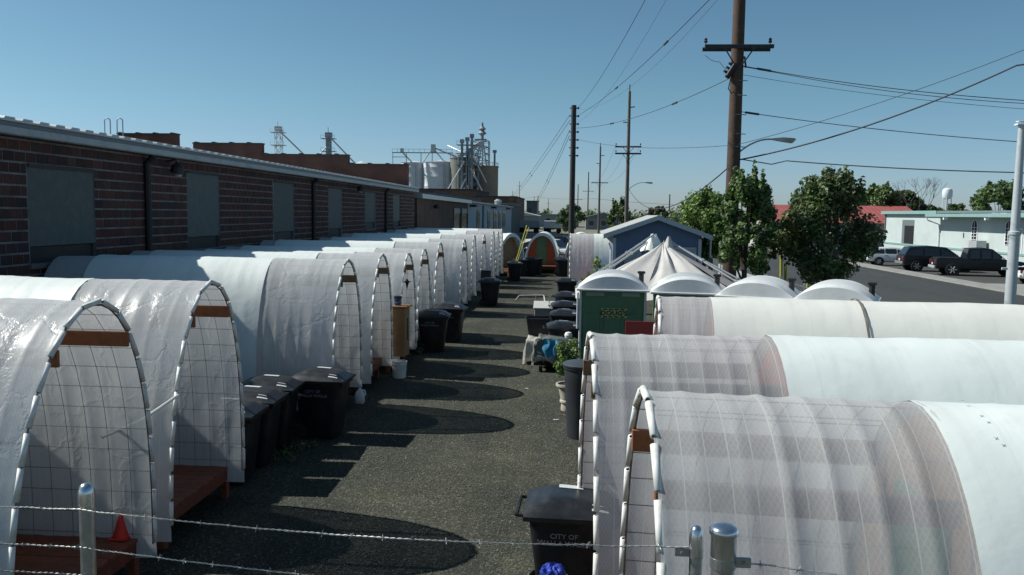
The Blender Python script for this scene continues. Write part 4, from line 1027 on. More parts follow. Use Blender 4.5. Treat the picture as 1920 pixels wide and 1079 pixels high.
K = thing('plywood_cabinet', 'upright plywood cabinet with a dark slot on a hut deck', 'cabinet', (-3.80, 18.32, 0.46), math.radians(-4))
K.scale = (.80, .80, 1.0)
q = MB(); q.cbox((0, 0, .55), (.36, .50, 1.10), .01); q.build('carcass', M_PLY, K)
q = MB(); q.cbox((.02, 0, 1.125), (.46, .60, .035), .006); q.build('top', M_PLY, K)
q = MB(); q.cbox((.186, .02, .60), (.012, .12, .50), .002); q.build('slot', M_BLACK, K)
bucket('blue pot with dark lid on top of the plywood cabinet', (-3.86, 18.25, 1.603), mat('pot_blue', (.03, .045, .12), .4), .085, .20, M_BLACK)
o = MB(); o.lathe([(.01, 0), (.035, -.05), (.09, -.07), (.04, -.10), (.015, -.2), (0.001, -.25)], 8); o.tube([(0, 0, 0), (0, 0, .25)], .004, 4)
tag(o.build('hanging_ornament', M_BLACK, None, loc=(-3.80, 19.0, 2.15)), 'black cloth ornament hanging in the arch over the blue pot', 'ornament')
o = MB(); o.grid(16, 3, lambda u, v: (0.03 * math.sin(u * 9), -.03 + .06 * v, -1.15 * u))
tag(o.build('hanging_strip', mat('ochre_strip', (.22, .13, .045), .7), None, loc=(-3.78, 22.3, 2.1)), 'ochre strap hanging down inside a hut doorway past the cabinet', 'strap')
o = MB(); o.cbox((0, 0, .18), (.5, .62, .36), .02); o.cbox((0, 0, .38), (.56, .68, .04), .012)
tag(o.build('storage_tote', mat('tote_dark', (.012, .016, .03), .4), None, loc=(-3.86, 24.9, .46)), 'dark blue-black storage tote on the deck behind the tucked bin', 'storage tote')
o = MB(); o.cbox((0, 0, .35), (.42, .5, .70), .02); o.cbox((0, 0, .72), (.46, .54, .04), .012)
tag(o.build('storage_tote', MATS['tote_dark'], None, loc=(-3.72, 36.2, .46)), 'upright dark tote among the far hut fronts', 'storage tote')
# concrete box, black tote, tarp heap, planter
B = thing('utility_box', 'low pale concrete utility box beside the street-side bins', 'utility box', (-0.76, 26.4, 0), math.radians(2))
q = MB(); q.cbox((0, 0, .38), (.74, 2.0, .76), .015); q.build('body', M_CONC, B)
q = MB(); q.cbox((0, 0, .785), (.80, 2.06, .045), .01); q.build('lid', mat('sunlit_concrete', (.42, .42, .40), .8, var=.1), B)  # top given a lighter concrete, sunlight painted into its colour
q = MB(); q.tube([(.1, .2, .8), (.1, .2, .96), (.3, .35, .98)], .02, 6); q.build('standpipe', M_STEEL, B)
o = MB(); o.tube([(-1.0, 0, .22), (0, 0, .25), (.05, -.05, .22), (.12, -.9, .02)], .03, 6); o.tube([(-1.0, 0, .22), (-1.15, -.1, .02)], .025, 6); o.tube([(-.3, .02, .24), (-.3, .3, .02)], .02, 6)
tag(o.build('bent_rail', mat('pale_rail', (.42, .42, .38), .6), None, loc=(-1.15, 35.0, 0)), 'low bent pale rail lying across the gravel past the concrete box', 'rail')
TB = thing('crate_table', 'pale cloth-covered crate bench carrying the black tote', 'table', (-0.62, 20.6, 0))
q = MB(); q.cbox((0, 0, .28), (.85, 1.0, .56), .02); q.build('crate', M_BROWNB, TB)
def cloth(cx, cy, cz, sx, sy, drop, seed, nu=36, nv=36, wr=.04):
    q = MB()
    def fn(u, v):
        x = (u - .5) * (sx + 2 * drop); y = (v - .5) * (sy + 2 * drop)
        ox = max(0, abs(x) - sx / 2); oy = max(0, abs(y) - sy / 2); dd = min(drop * 1.25, math.hypot(ox, oy))
        X = math.copysign(min(abs(x), sx / 2) + .16 * ox + .03 * nz3(u * 6, v * 6, seed), x); Y = math.copysign(min(abs(y), sy / 2) + .16 * oy + .03 * nz3(u * 7, v * 5, seed + 3), y)
        return (cx + X, cy + Y, max(0.015, cz - dd + wr * nz3(u * 5 + seed, v * 5, seed) + wr * .5 * nz3(u * 13, v * 13 + seed, 1) + .05 * math.sin(9 * (x + y)) * (dd > .05)))
    q.grid(nu, nv, fn); q.f = [f[::-1] for f in q.f]; return q
smooth_angle(cloth(0, 0, .60, .86, 1.0, .5, 4).build('cover_cloth', M_PALET, TB), 60)
TT = thing('storage_tote', 'open black storage tote on top of the cloth-covered bench', 'storage tote', (-0.80, 20.95, 0.64), math.radians(3))
q = MB(); q.add([(-.24, -.17, 0), (.24, -.17, 0), (.24, .17, 0), (-.24, .17, 0), (-.30, -.22, .42), (.30, -.22, .42), (.30, .22, .42), (-.30, .22, .42)], [(0, 3, 2, 1), (0, 1, 5, 4), (1, 2, 6, 5), (2, 3, 7, 6), (3, 0, 4, 7)]); q.build('body', M_BLACKP, TT)
q = MB(); q.tube([(-.31, -.23, .42), (.31, -.23, .42), (.31, .23, .42), (-.31, .23, .42), (-.31, -.23, .42)], .018, 6); q.build('rim', M_LIDP, TT)
HP = thing('tarp_heap', 'grey tarpaulin draped over a cart with a light blue cloth on it', 'tarpaulin', (-0.28, 19.55, 0), math.radians(-4))
smooth_angle(cloth(0, 0, .78, .95, .75, .55, 9, wr=.09).build('tarpaulin', M_GREYT, HP), 60)
q = MB(); q.cbox((0, 0, .45), (.85, .62, .5), .05); q.build('cart', M_BLACK, HP)
smooth_angle(cloth(-.42, -.25, .80, .16, .20, .42, 14, 24, 24, wr=.05).build('side_cloth', M_PALET, HP), 60)
for sx in (-.35, .35):
    q = MB(); q.lathe([(.05, -.03), (.11, -.03), (.11, .03), (.05, .03)], 14, Matrix.Translation((sx, -.38, .115)) @ Matrix.Rotation(PI / 2, 4, 'Y')); q.build('wheel', M_RUBBER, HP)
o = cloth(0, 0, 0, .12, .05, .17, 21, 20, 20, wr=.05); o.v = [(x, y - .5 * max(0, -z) * .1, z) for x, y, z in o.v]
o = MB(); o.grid(18, 14, lambda u, v: (-.17 + .34 * u + .03 * math.sin(v * 7), -.02 - .05 * v + .03 * math.sin(u * 11 + v * 3), .02 - .42 * v * (0.55 + .45 * math.sin(u * 3.0 + .4)) + .02 * math.sin(u * 17)))
o = smooth_angle(o.build('blue_cloth', M_CYANC, None, loc=(-0.42, 18.86, 0.80)), 60); tag(o, 'light blue cloth hanging over the tarpaulin heap', 'cloth')
o = MB(); o.lathe([(.001, 0), (.08, .01), (.095, .07), (.07, .13), (.001, .15)], 14); tag(smooth_angle(o.build('white_ball', M_WPAINT, None, loc=(-.02, 19.3, .80))), 'small white round float on top of the tarpaulin heap', 'float')
P_ = thing('planter', 'stone urn planter with a bushy shrub beside the big round bin', 'planter', (0.0, 15.35, 0))
q = MB(); q.lathe([(.11, 0), (.13, .02), (.135, .06), (.12, .16), (.155, .18), (.155, .21), (.14, .23), (.185, .46), (.235, .49), (.235, .53), (.20, .53), (.18, .48)], 24); smooth_angle(q.build('pot', mat('cast_stone', (.42, .40, .33), .85, var=.15, scale=6, bump=.2, dirt=(.28, .27, .22), dscale=5), P_))
q = MB(); q.lathe([(.19, .495), (.001, .505)], 20, cap=False); q.build('soil', mat('soil', (.04, .03, .02), .95), P_)
# blue bag on an upturned crate just below the wire
CR = thing('crate', 'wooden crate just inside the wire in front of the lettered bin', 'crate', (-0.04, 5.75, 0), .1)
CR.scale = (.24, .26, 1.22)
q = MB()
for k in range(4):
    q.cbox((0, -.3, .14 + k * .22), (.6, .02, .17), .003); q.cbox((0, .3, .14 + k * .22), (.6, .02, .17), .003); q.cbox((-.3, 0, .14 + k * .22), (.02, .56, .17), .003); q.cbox((.3, 0, .14 + k * .22), (.02, .56, .17), .003)
q.box(-.29, -.29, .86, .29, .29, .89); q.build('crate_body', M_BROWNB, CR)
o = MB()
o.grid(36, 24, lambda u, v: (lambda a, b, r: (r * math.cos(a) * math.cos(b), .8 * r * math.sin(a) * math.cos(b), .03 + .9 * r * max(-.05, math.sin(b))))(2 * PI * u, -PI / 2 * .15 + v * PI / 2 * 1.15, .095 * (1 + .30 * nz3(6 * math.cos(2 * PI * u), 6 * math.sin(2 * PI * u), v * 4))))
tag(smooth_angle(o.build('blue_bag', mat('bag_blue', (.01, .035, .36), .6, var=.2, scale=10), None, loc=(-.08, 5.72, 1.09)), 60), 'crumpled bright blue bag lying on the crate', 'bag')
# red board leaning by the cream hut
RB = thing('red_board', 'upright dark red plywood board between the signed toilet and the cream hut', 'board', (1.14, 12.75, 0))
q = MB(); q.cbox((0, 0, 1.04), (.56, .02, 2.06), .002); q.build('sheet', mat('dark_red_board', (.24, .020, .020), .6, var=.1, scale=3), RB)
q = MB(); q.cbox((-.2, .03, .95), (.04, .04, 1.9), .002); q.cbox((.2, .03, .95), (.04, .04, 1.9), .002); q.build('batten', M_BROWNB, RB)
# scraps
for k, (x, y, lab) in enumerate([(-.93, 17.2, 'white paper scrap in the shadow of a hut on the gravel'), (-.25, 14.6, 'white paper scrap near the planter')]):
    o = MB(); o.grid(5, 4, lambda u, v: (.09 * u, .05 * v + .02 * u, .012 + .02 * nz3(u * 4, v * 4, k)))
    tag(o.build('paper_scrap', M_STICK, None, loc=(x, y, 0)), lab, 'paper')

# sparse weeds along the hut feet and posts
def weeds():
    rn = random.Random(41); cl = []
    for k in range(150):
        side = rn.random()
        if side < .35: x, y = rn.uniform(.2, 1.6), rn.uniform(11, 33)
        elif side < .6: x, y = rn.uniform(5.0, 7.2), rn.uniform(16, 50)
        else: x, y = rn.uniform(-4.6, -3.9), rn.choice((12.0, 13.3, 15.8, 20.8, 26, 28, 31.5, 35.5)) + rn.uniform(-.5, .5)
        cl.append((x, y, rn.uniform(.01, .08), rn.uniform(.03, .13)))
    tag(link('weeds', leaf_mesh('weeds', cl, 5200, .05, [L_MD, L_OL], 8)), 'sparse green weeds along the hut feet and fence', kind='stuff')
WEEDS = weeds
# ------------------------------------------------------------------ wire fence under the camera
BF = thing('barbed_wire_fence', 'galvanised fence posts carrying strands of twisted barbed wire', 'fence', (0, 3, 0))
def postp(x, y, zt, r, name='post', cap='dome', band=None):
    q = MB(); q.lathe([(r, 0), (r, zt)], 20, Matrix.Translation((x, y - 3, 0))); p = smooth_angle(q.build(name, M_STEEL, BF))
    q = MB(); c = r * 1.10
    if cap == 'dome': pr = [(c, zt - .055), (c, zt), (c * .96, zt + .012), (c * .80, zt + .030), (c * .5, zt + .042), (.001, zt + .046)]
    else: pr = [(c * .98, zt - .09), (c * .98, zt - .02), (c * 1.12, zt - .012), (c * 1.12, zt), (c * .95, zt + .009), (c * .6, zt + .015), (.001, zt + .018)]
    q.lathe(pr, 24, Matrix.Translation((x, y - 3, 0))); smooth_angle(q.build('cap', M_ALU, p), 40)
    if band:
        q = MB()
        for zb, sx in band:
            q.lathe([(r * 1.0, zb - .016), (r * 1.10, zb - .016), (r * 1.10, zb + .016), (r * 1.0, zb + .016)], 20, Matrix.Translation((x, y - 3, 0)), cap=False)
            q.cbox((x + sx * (r + .022), y - 3, zb), (.05, .012, .030), .002); q.tube([(x + sx * (r + .025), y - 3.02, zb), (x + sx * (r + .025), y - 2.98, zb)], .007, 6)
        q.build('tension_band', M_STEEL, p)
postp(-1.92, 3.10, 2.555, 0.029, cap='dome')
postp(0.435, 2.70, 2.632, 0.022, cap='dome', band=[(2.585, -1)])
postp(0.47, 2.42, 2.775, 0.035, cap='flat', band=[(2.675, 1)])
def barbed(pts, seed, nbarb=None):
    """two twisted strands with barbs, following the points"""
    rn = random.Random(seed); q = MB()
    P = []
    for a, b in zip(pts, pts[1:]):
        A, B = Vector(a), Vector(b); n = max(2, int((B - A).length / .012))
        for k in range(n): P.append(A.lerp(B, k / n) + Vector((0, 0, -.035 * math.sin(PI * k / n))))
    P.append(Vector(pts[-1]))
    P = [p + Vector((0, 0, .004 * nz3(p.x * 9, seed, 0))) for p in P]
    for ph in (0, PI):
        q.tube([(p.x, p.y - 3 + .0022 * math.cos(p.x * 120 + ph), p.z + .0022 * math.sin(p.x * 120 + ph)) for p in P], .0013, 4)
    s_ = rn.uniform(.02, .1); acc = 0
    for a, b in zip(P, P[1:]):
        acc += (b - a).length
        if acc > s_:
            acc = 0; s_ = .115 + rn.uniform(-.012, .012); c = Vector((b.x, b.y - 3, b.z))
            for k in range(2):
                d = Vector((rn.uniform(-.5, .5), rn.uniform(-1, 1), rn.uniform(-1, 1))).normalized() * .013
                q.tube([c - d + Vector((.003 * k, 0, 0)), c + d + Vector((.003 * k, 0, 0))], [.0011, .0011], 4)
            q.tube([c - Vector((.006, 0, 0)), c + Vector((.006, 0, 0))], .0034, 5)
    return q.build('barbed_wire', mat('barbed_zinc', (.30, .31, .31), .5, .5, var=.3, scale=40), BF)
barbed([(-4.2, 3.32, 2.50), (-1.93, 3.06, 2.505), (0.41, 2.69, 2.605)], 1)
barbed([(-4.2, 3.32, 2.345), (-1.93, 3.06, 2.35), (0.45, 2.69, 2.43)], 2)
barbed([(-4.2, 3.32, 2.24), (-1.93, 3.06, 2.235), (0.45, 2.69, 2.25)], 3)
barbed([(0.53, 2.42, 2.675), (2.6, 2.12, 2.72)], 4)
# white strut bracing the second hut
o = MB(); o.tube([(-4.02, 8.15, 1.78), (-4.22, 7.78, 1.60), (-4.42, 7.42, 1.52)], .016, 7)
tag(o.build('strut', M_PVC), 'thin white pipe strut slanting between the two nearest huts', 'strut')

# ------------------------------------------------------------------ street fence with pale slats
FN = thing('slatted_fence', 'chain-link fence with pale privacy slats along the lot edge', 'fence', (6.05, 17, 0))
M_SLAT = mat('pale_slat', (.38, .41, .42), .6, var=.08, scale=4)
ys = [0, 2.4, 4.8, 7.2, 9.6, 12, 14.4, 16.8, 19.2]
for i, y in enumerate(ys):
    q = MB(); q.lathe([(.035, 0), (.035, 1.95), (.04, 1.95), (.03, 2.0), (.001, 2.01)], 10, Matrix.Translation((0, y, 0))); q.build('post', M_STEEL, FN)
for z in (1.9, .12):
    q = MB(); q.tube([(0, 0, z), (0, ys[-1], z)], .022, 6); q.build('rail', M_STEEL, FN)
q = MB(); q.cbox((0, .06, 0.95), (.012, .085, 1.62), .002); sm = q.mesh('slat', M_SLAT)
cnt = 0
for y in np.arange(0.08, ys[-1], 0.105):
    if min(abs(y - k) for k in ys) < .06: continue
    link('slat', sm, FN, (0, float(y) - .06, 0.05 * 0))
FG = thing('tall_gate_posts', 'two taller galvanised posts where the slatted fence ends', 'fence post', (6.05, 36.6, 0))
for dy in (0, .9): 
    q = MB(); q.lathe([(.05, 0), (.05, 2.6), (.06, 2.6), (.04, 2.68), (.001, 2.7)], 10, Matrix.Translation((.05 * dy, dy * -2.5, 0))); q.build('post', M_STEEL, FG)
q = MB(); q.cbox((0, -1.1, 1.0), (.02, 2.2, 1.8), .004); q.build('gate_panel', mat('dark_mesh', (.06, .07, .07), .7), FG)

# ------------------------------------------------------------------ utility poles and wires
PG = 'utility poles along the street'
def pole(label, x, y, h, r0, r1, m, arms=(), braces=True, armw=2.4, pins=True, extra=None, group=PG):
    t = thing('utility_pole', label, 'utility pole', (x, y, 0), 0, group)
    q = MB(); n = 10
    q.lathe([(r0 + (r1 - r0) * k / n, h * k / n) for k in range(n + 1)], 16); smooth_angle(q.build('pole_shaft', m, t))
    for z, w_ in arms:
        q = MB(); rr = r0 + (r1 - r0) * z / h
        for sy in (-1, 1): q.cbox((0, sy * (rr + .045), z), (w_, .09, .115), .006)
        a = q.build('crossarm', M_ARM, t)
        if braces:
            for sx in (-1, 1):
                q = MB(); q.tube([(sx * w_ * .22, -(rr + .10), z - .04), (sx * rr * .6, -(rr + .02), z - .55)], .022, 5); q.build('brace', M_ARM, t)
        if pins:
            for sx in (-.47, .47):
                q = MB(); q.lathe([(.012, 0), (.012, .10), (.05, .11), (.06, .16), (.035, .18), (.055, .22), (.02, .26), (.001, .265)], 10, Matrix.Translation((sx * w_, 0, z + .05))); q.build('insulator', M_ARM, a)
    return t
def lamp_arm(t, z, reach, rise, rz=0):
    q = MB(); n = 12
    q.tube([(0.1 + reach * (k / n), 0, z + rise * math.sin(PI / 2 * min(1, (k / n) * 1.15)) ** .8) for k in range(n + 1)], .03, 6); a = q.build('lamp_arm', M_LTMETAL, t)
    q = MB(); q.add([(-.05, -.05, .03), (-.05, .05, .03), (.25, .15, .05), (.25, -.15, .05), (.6, .12, .03), (.6, -.12, .03), (.68, 0, 0), (-.05, -.04, -.03), (-.05, .04, -.03), (.3, .12, -.08), (.3, -.12, -.08), (.55, .08, -.12), (.55, -.08, -.12)],
          [(0, 3, 2, 1), (3, 5, 4, 2), (5, 6, 4), (7, 8, 9, 10), (10, 9, 11, 12), (12, 11, 6), (0, 7, 10, 3), (3, 10, 12, 5), (5, 12, 6), (1, 2, 9, 8), (2, 4, 11, 9), (4, 6, 11), (0, 1, 8, 7)], Matrix.Translation((.1 + reach, 0, z + rise)))
    smooth_angle(q.build('lamp_head', M_LTMETAL, a), 50)
P1 = pole('thick brown utility pole with double crossarm and a street lamp, behind the trees', 5.10, 27.0, 15, .235, .17, M_POLE, [(8.98, 2.12)])
lamp_arm(P1, 5.65, 1.15, .50)
q = MB()                                                           # switch box and fittings on the pole
Mx = Matrix.Translation((-.20, -.15, 8.25)) @ Matrix.Rotation(.55, 4, 'Y')
q.cbox((0, 0, 0), (.16, .2, .50), .03, Mx)
for k in (-.12, .02, .16): q.lathe([(.03, 0), (.05, .03), (.03, .06), (.05, .09), (.02, .13)], 8, Mx @ Matrix.Translation((-.08, 0, k)) @ Matrix.Rotation(-PI / 2, 4, 'Y'))
q.build('cutout_switch', M_BLACK, P1)
q = MB(); q.tube([(-.22, -.2, 8.0), (-.28, -.2, 7.7), (-.18, -.2, 7.55), (-.1, -.2, 7.6)], .02, 5); q.tube([(.20, -.1, 8.7), (.26, -.1, 8.35)], .03, 6); q.build('jumper_wire', M_CABLE, P1)
for z in (7.5, 7.95, 6.9, 6.3, 5.9):
    q = MB(); q.tube([(.0, -.2, z), (.30, -.22, z - .02)], .014, 5); q.build('step_bolt', M_STEEL, P1)
P2 = pole('grey pole with two stacked crossarms and street lamp beyond the shed', 4.9, 75, 14.6, .20, .12, M_POLEG, [(9.75, 2.3), (9.15, 2.3)])
lamp_arm(P2, 5.9, 1.5, .7)
q = MB(); q.tube([(0, 0, 14.6), (0, 0, 15.2)], .05, 6); q.tube([(0, 0, 13.2), (.5, 0, 13.25)], .05, 6); q.tube([(-.5, 0, 11.9), (0, 0, 11.9)], .05, 6); q.build('pole_top_pin', M_ARM, P2)
P3 = pole('third street pole with a single crossarm above the green tree', 4.55, 140, 15, .2, .13, M_POLEG, [(9.0, 2.8)], pins=False)
q = MB(); q.tube([(0, 0, 13.5), (.7, 0, 13.5)], .06, 5); q.tube([(-.6, 0, 12.2), (0, 0, 12.2)], .06, 5); q.tube([(0, 0, 15), (0, 0, 15.6)], .06, 5); q.build('side_pin', M_ARM, P3)
pole('fourth street pole, small and thin with one crossarm', 4.5, 235, 15.6, .22, .14, M_POLEG, [(10.2, 3.2)], pins=False, braces=False)
pole('farthest street pole of the line, beside the fourth', 2.3, 330, 15.5, .24, .16, M_POLEG, [(9.5, 3.6)], pins=False, braces=False)
pole('thin far pole left of the dark pole', -8.6, 210, 8.2, .14, .1, M_POLEG, [], group='distant poles')
pole('far pole behind the red-leaved tree', 22.0, 190, 8.5, .2, .14, M_POLEG, [], group='distant poles')
for k, (x, y, h) in enumerate([(-30, 420, 15), (-26.6, 420, 20), (-20, 440, 13), (-13, 460, 12)]):
    pole(['far mast between the warehouse end and the pole, first of four', 'tallest far mast beyond the trailers', 'far mast just past the tallest', 'far mast closest to the dark pole'][k], x, y, h, .22, .12, M_POLEG, [(h - 2.5, 2.5)], pins=False, braces=False, group='distant masts')
DP = pole('near-black pole standing in the alley by the orange-walled huts', 0.0, 45, 9.5, .165, .135, M_POLED, [], group='alley pole')
for k in range(7):
    q = MB(); q.tube([(-.22, 0, 9.35 - k * .42), (.30 if k % 2 else .22, 0, 9.35 - k * .42)], .03, 5); q.lathe([(.04, -.05), (.06, 0), (.04, .05)], 8, Matrix.Translation((.24, 0, 9.35 - k * .42))); q.build('insulator_bracket', M_BLACK, DP)
# slim pale lamp post by the kerb
LP = thing('lamp_post', 'pale grey metal lamp post on the street verge by the cream hut', 'lamp post', (9.0, 17.55, 0))
q = MB(); q.lathe([(.13, 0), (.13, .3), (.112, .32), (.10, 3.4), (.118, 3.41), (.118, 3.47), (.088, 3.49), (.066, 5.6)], 18); smooth_angle(q.build('shaft', mat('post_grey', (.42, .46, .48), .5, .1, var=.06), LP))
q = MB(); q.cbox((0, 0, 5.62), (.24, .14, .035), .005); q.cbox((0, 0, 5.68), (.20, .12, .02), .005); q.build('cap_plate', M_WPAINT, LP)
q = MB(); q.cbox((-.20, -.1, 2.72), (.12, .02, .05), .004); q.build('tag_plate', M_WPAINT, LP)
q = MB(); q.cbox((.28, 0, 2.72), (.35, .03, .07), .004); q.build('sign_edge', M_BLACK, LP)

def wire(label, pts, sag, r, m=None, splice=()):
    q = MB(); P = []
    for (a, b), s_ in zip(zip(pts, pts[1:]), sag):
        A, B = Vector(a), Vector(b); n = 24
        P += [A.lerp(B, k / n) - Vector((0, 0, s_ * 4 * (k / n) * (1 - k / n))) for k in range(n)]
    P.append(Vector(pts[-1])); q.tube(P, r, 5)
    for f in splice:
        c = P[int(f * (len(P) - 1))]; d = (P[min(len(P) - 1, int(f * (len(P) - 1)) + 1)] - c).normalized()
        q.tube([c - d * .22, c + d * .22], r * 3.2, 6)
    tag(q.build('overhead_wire', m or M_CABLE), label, 'wire', 'overhead wires')
wire('wire from the dark pole top steepest up over the alley', [(.15, 45, 9.3), (1.61, 20, 8.71), (3.0, -4, 8.5)], [.25, 0], .008)
wire('wire from the dark pole rising to mid sky with a dark splice', [(.2, 45, 8.95), (3.03, 20, 8.65), (5.6, -4, 8.5)], [.25, 0], .010, splice=(.26, .42))
wire('faint thin wire climbing beside the spliced one', [(.2, 45, 9.3), (3.27, 20, 8.7), (6, -4, 8.5)], [.7, 0], .004)
wire('thin faint wire just under the steepest alley wire', [(.2, 45, 8.6), (2.2, 20, 8.9), (4.2, -4, 9)], [.5, 0], .004)
wire('wire from the dark pole across to the switch on the brown pole', [(.2, 45, 8.3), (4.9, 27, 8.05)], [.35], .012, splice=(.35, .78))
wire('slack thin wire from the dark pole past the brown pole to the street', [(.2, 45, 7.7), (5.15, 26.8, 5.95), (12.25, 24, 8.35)], [.25, .15], .009)
wire('sagging cable between the grey lamp pole and the brown pole', [(5.0, 75, 6.1), (5.0, 27, 5.30)], [1.6], .022)
wire('drop wire from the crossarm end to the switch', [(4.1, 27, 8.75), (4.55, 27, 8.55), (4.9, 27, 8.2)], [.06, .03], .008)
wire('upper twin wire from the brown pole toward the lamp post', [(5.3, 27, 8.42), (12.32, 24, 6.98), (19, 21.5, 5.7)], [.12, 0], .012, splice=(.06,))
wire('lower twin wire running under the upper one', [(5.3, 27, 8.40), (6.4, 26.5, 8.1), (12.32, 24, 6.90), (19, 21.5, 5.6)], [.0, .12, 0], .010)
wire('thinner third wire below the twin wires', [(5.3, 27, 8.15), (12.33, 24, 6.75), (19, 21.5, 5.5)], [.1, 0], .007)
wire('wire leaving the brown pole at lamp height, sloping down streetward', [(5.3, 27, 7.0), (12.39, 24, 5.85), (19, 21.5, 4.8)], [.08, 0], .012, splice=(.03,))
wire('thick black cable rising from the brown pole to the upper right sky', [(5.3, 27, 5.50), (12.05, 24, 7.92), (12.4, 23.8, 7.95), (19, 21.5, 9)], [.28, 0, 0], .024)
wire('low kinked cable over the trees from the brown pole', [(5.3, 27, 5.52), (6.2, 26.6, 5.34), (6.6, 26.4, 5.44), (12.2, 24, 5.02), (19, 21.5, 4.5)], [.0, .0, .05, 0], .017)
for k, (a, b) in enumerate([((-.2, 45, 9.0), (-9.05, 120, 5.65)), ((-.2, 45, 8.7), (-8.7, 120, 5.60)), ((-.2, 45, 8.2), (-5.3, 120, 5.3)), ((-.2, 45, 7.9), (-5.0, 120, 5.3))]):
    wire(['upper wire of the pair falling from the dark pole to the warehouse', 'lower wire of the pair falling from the dark pole to the warehouse', 'upper of two steeper wires down from the dark pole', 'lower of two steeper wires down from the dark pole'][k], [a, b], [.25], .014, splice=(.42,))
for k in range(3):
    wire(['thin wire between the far street poles at crossarm height', 'second thin wire between the far street poles', 'third thin wire between the far street poles'][k], [(3.8 + k * 1.1, 75, 9.9), (3.4 + k * 1.2, 140, 9.2), (3.2 + k * 1.3, 235, 10.4)], [1.1, 1.5], .010)
wire('long low wire over the far trailers toward the trees', [(-60, 300, 9.2), (-8.6, 210, 7.9), (4.9, 190, 7.3), (60, 190, 7.0)], [1, .3, 1.2], .03)
# guy-wire guards by the trees
for k, (x0, y0_, x1, y1_, z1) in enumerate([(6.95, 27.6, 6.75, 27.2, 2.85), (7.10, 27.6, 6.92, 27.25, 2.2), (7.85, 27.9, 7.75, 27.6, 1.7)]):
    o = MB(); o.tube([(x0, y0_, 0), (x1, y1_, z1)], .045, 7)
    tag(o.build('guy_guard', M_YEL), ['tallest yellow guy-wire guard between the two street trees', 'shorter yellow guy-wire guard beside the tallest', 'yellow guy-wire guard under the big dark tree'][k], 'guy guard', 'yellow guy-wire guards')
o = MB(); o.tube([(-3.02, 45.2, 1.0), (-2.45, 45.6, 3.05)], .028, 6); o.tube([(-2.94, 45.25, 1.0), (-2.34, 45.7, 2.95)], .022, 6)
tag(o.build('yellow_pole', M_YEL), 'yellow double stick leaning out of a bin at the alley end', 'stick')

# ------------------------------------------------------------------ trees
def leaf_mesh(name, clumps, per, size, mats, seed, aspect=1.0):
    rng = np.random.default_rng(seed)
    C_ = np.array([c[:3] for c in clumps]); Rr = np.array([c[3] for c in clumps])
    w_ = Rr ** 2.2; idx = rng.choice(len(C_), size=per, p=w_ / w_.sum())
    d = rng.normal(size=(per, 3)); d /= np.linalg.norm(d, axis=1)[:, None]
    rad = rng.random(per) ** 0.45
    p = C_[idx] + d * (Rr[idx] * rad)[:, None]
    nrm = d * .7 + rng.normal(size=(per, 3)) * .6 + np.array([0, 0, .35]); nrm /= np.linalg.norm(nrm, axis=1)[:, None]
    t = np.cross(nrm, rng.normal(size=(per, 3))); t /= np.linalg.norm(t, axis=1)[:, None]; b = np.cross(nrm, t)
    s_ = size * (.6 + .8 * rng.random(per))[:, None]
    V = np.stack([p - t * s_ * .5, p + b * s_ * .34 + nrm * s_ * .06, p + t * s_ * .55, p - b * s_ * .34 + nrm * s_ * .06], 1).reshape(-1, 3)
    me = bpy.data.meshes.new(name); me.vertices.add(len(V)); me.vertices.foreach_set('co', V.ravel())
    me.loops.add(per * 4); me.loops.foreach_set('vertex_index', np.arange(per * 4, dtype=np.int32))
    me.polygons.add(per); me.polygons.foreach_set('loop_start', np.arange(0, per * 4, 4, dtype=np.int32)); me.polygons.foreach_set('loop_total', np.full(per, 4, np.int32))
    for m in mats: me.materials.append(m)
    ci = rng.integers(0, len(mats), len(C_)); mi = np.where(rng.random(per) < .7, ci[idx], rng.integers(0, len(mats), per))
    me.polygons.foreach_set('material_index', mi.astype(np.int32)); me.update(); return me
L_DK = mat_leaf('leaf_dark', (.040, .075, .027), (.092, .145, .050)); L_MD = mat_leaf('leaf_mid', (.060, .125, .034), (.14, .22, .058))
L_OL = mat_leaf('leaf_olive', (.060, .086, .032), (.16, .18, .07)); L_LT = mat_leaf('leaf_light', (.10, .18, .03), (.19, .28, .06))
L_RD = mat_leaf('leaf_purple', (.035, .020, .022), (.075, .040, .038)); L_PL = mat_leaf('leaf_yellowgreen', (.16, .22, .04), (.28, .32, .08))
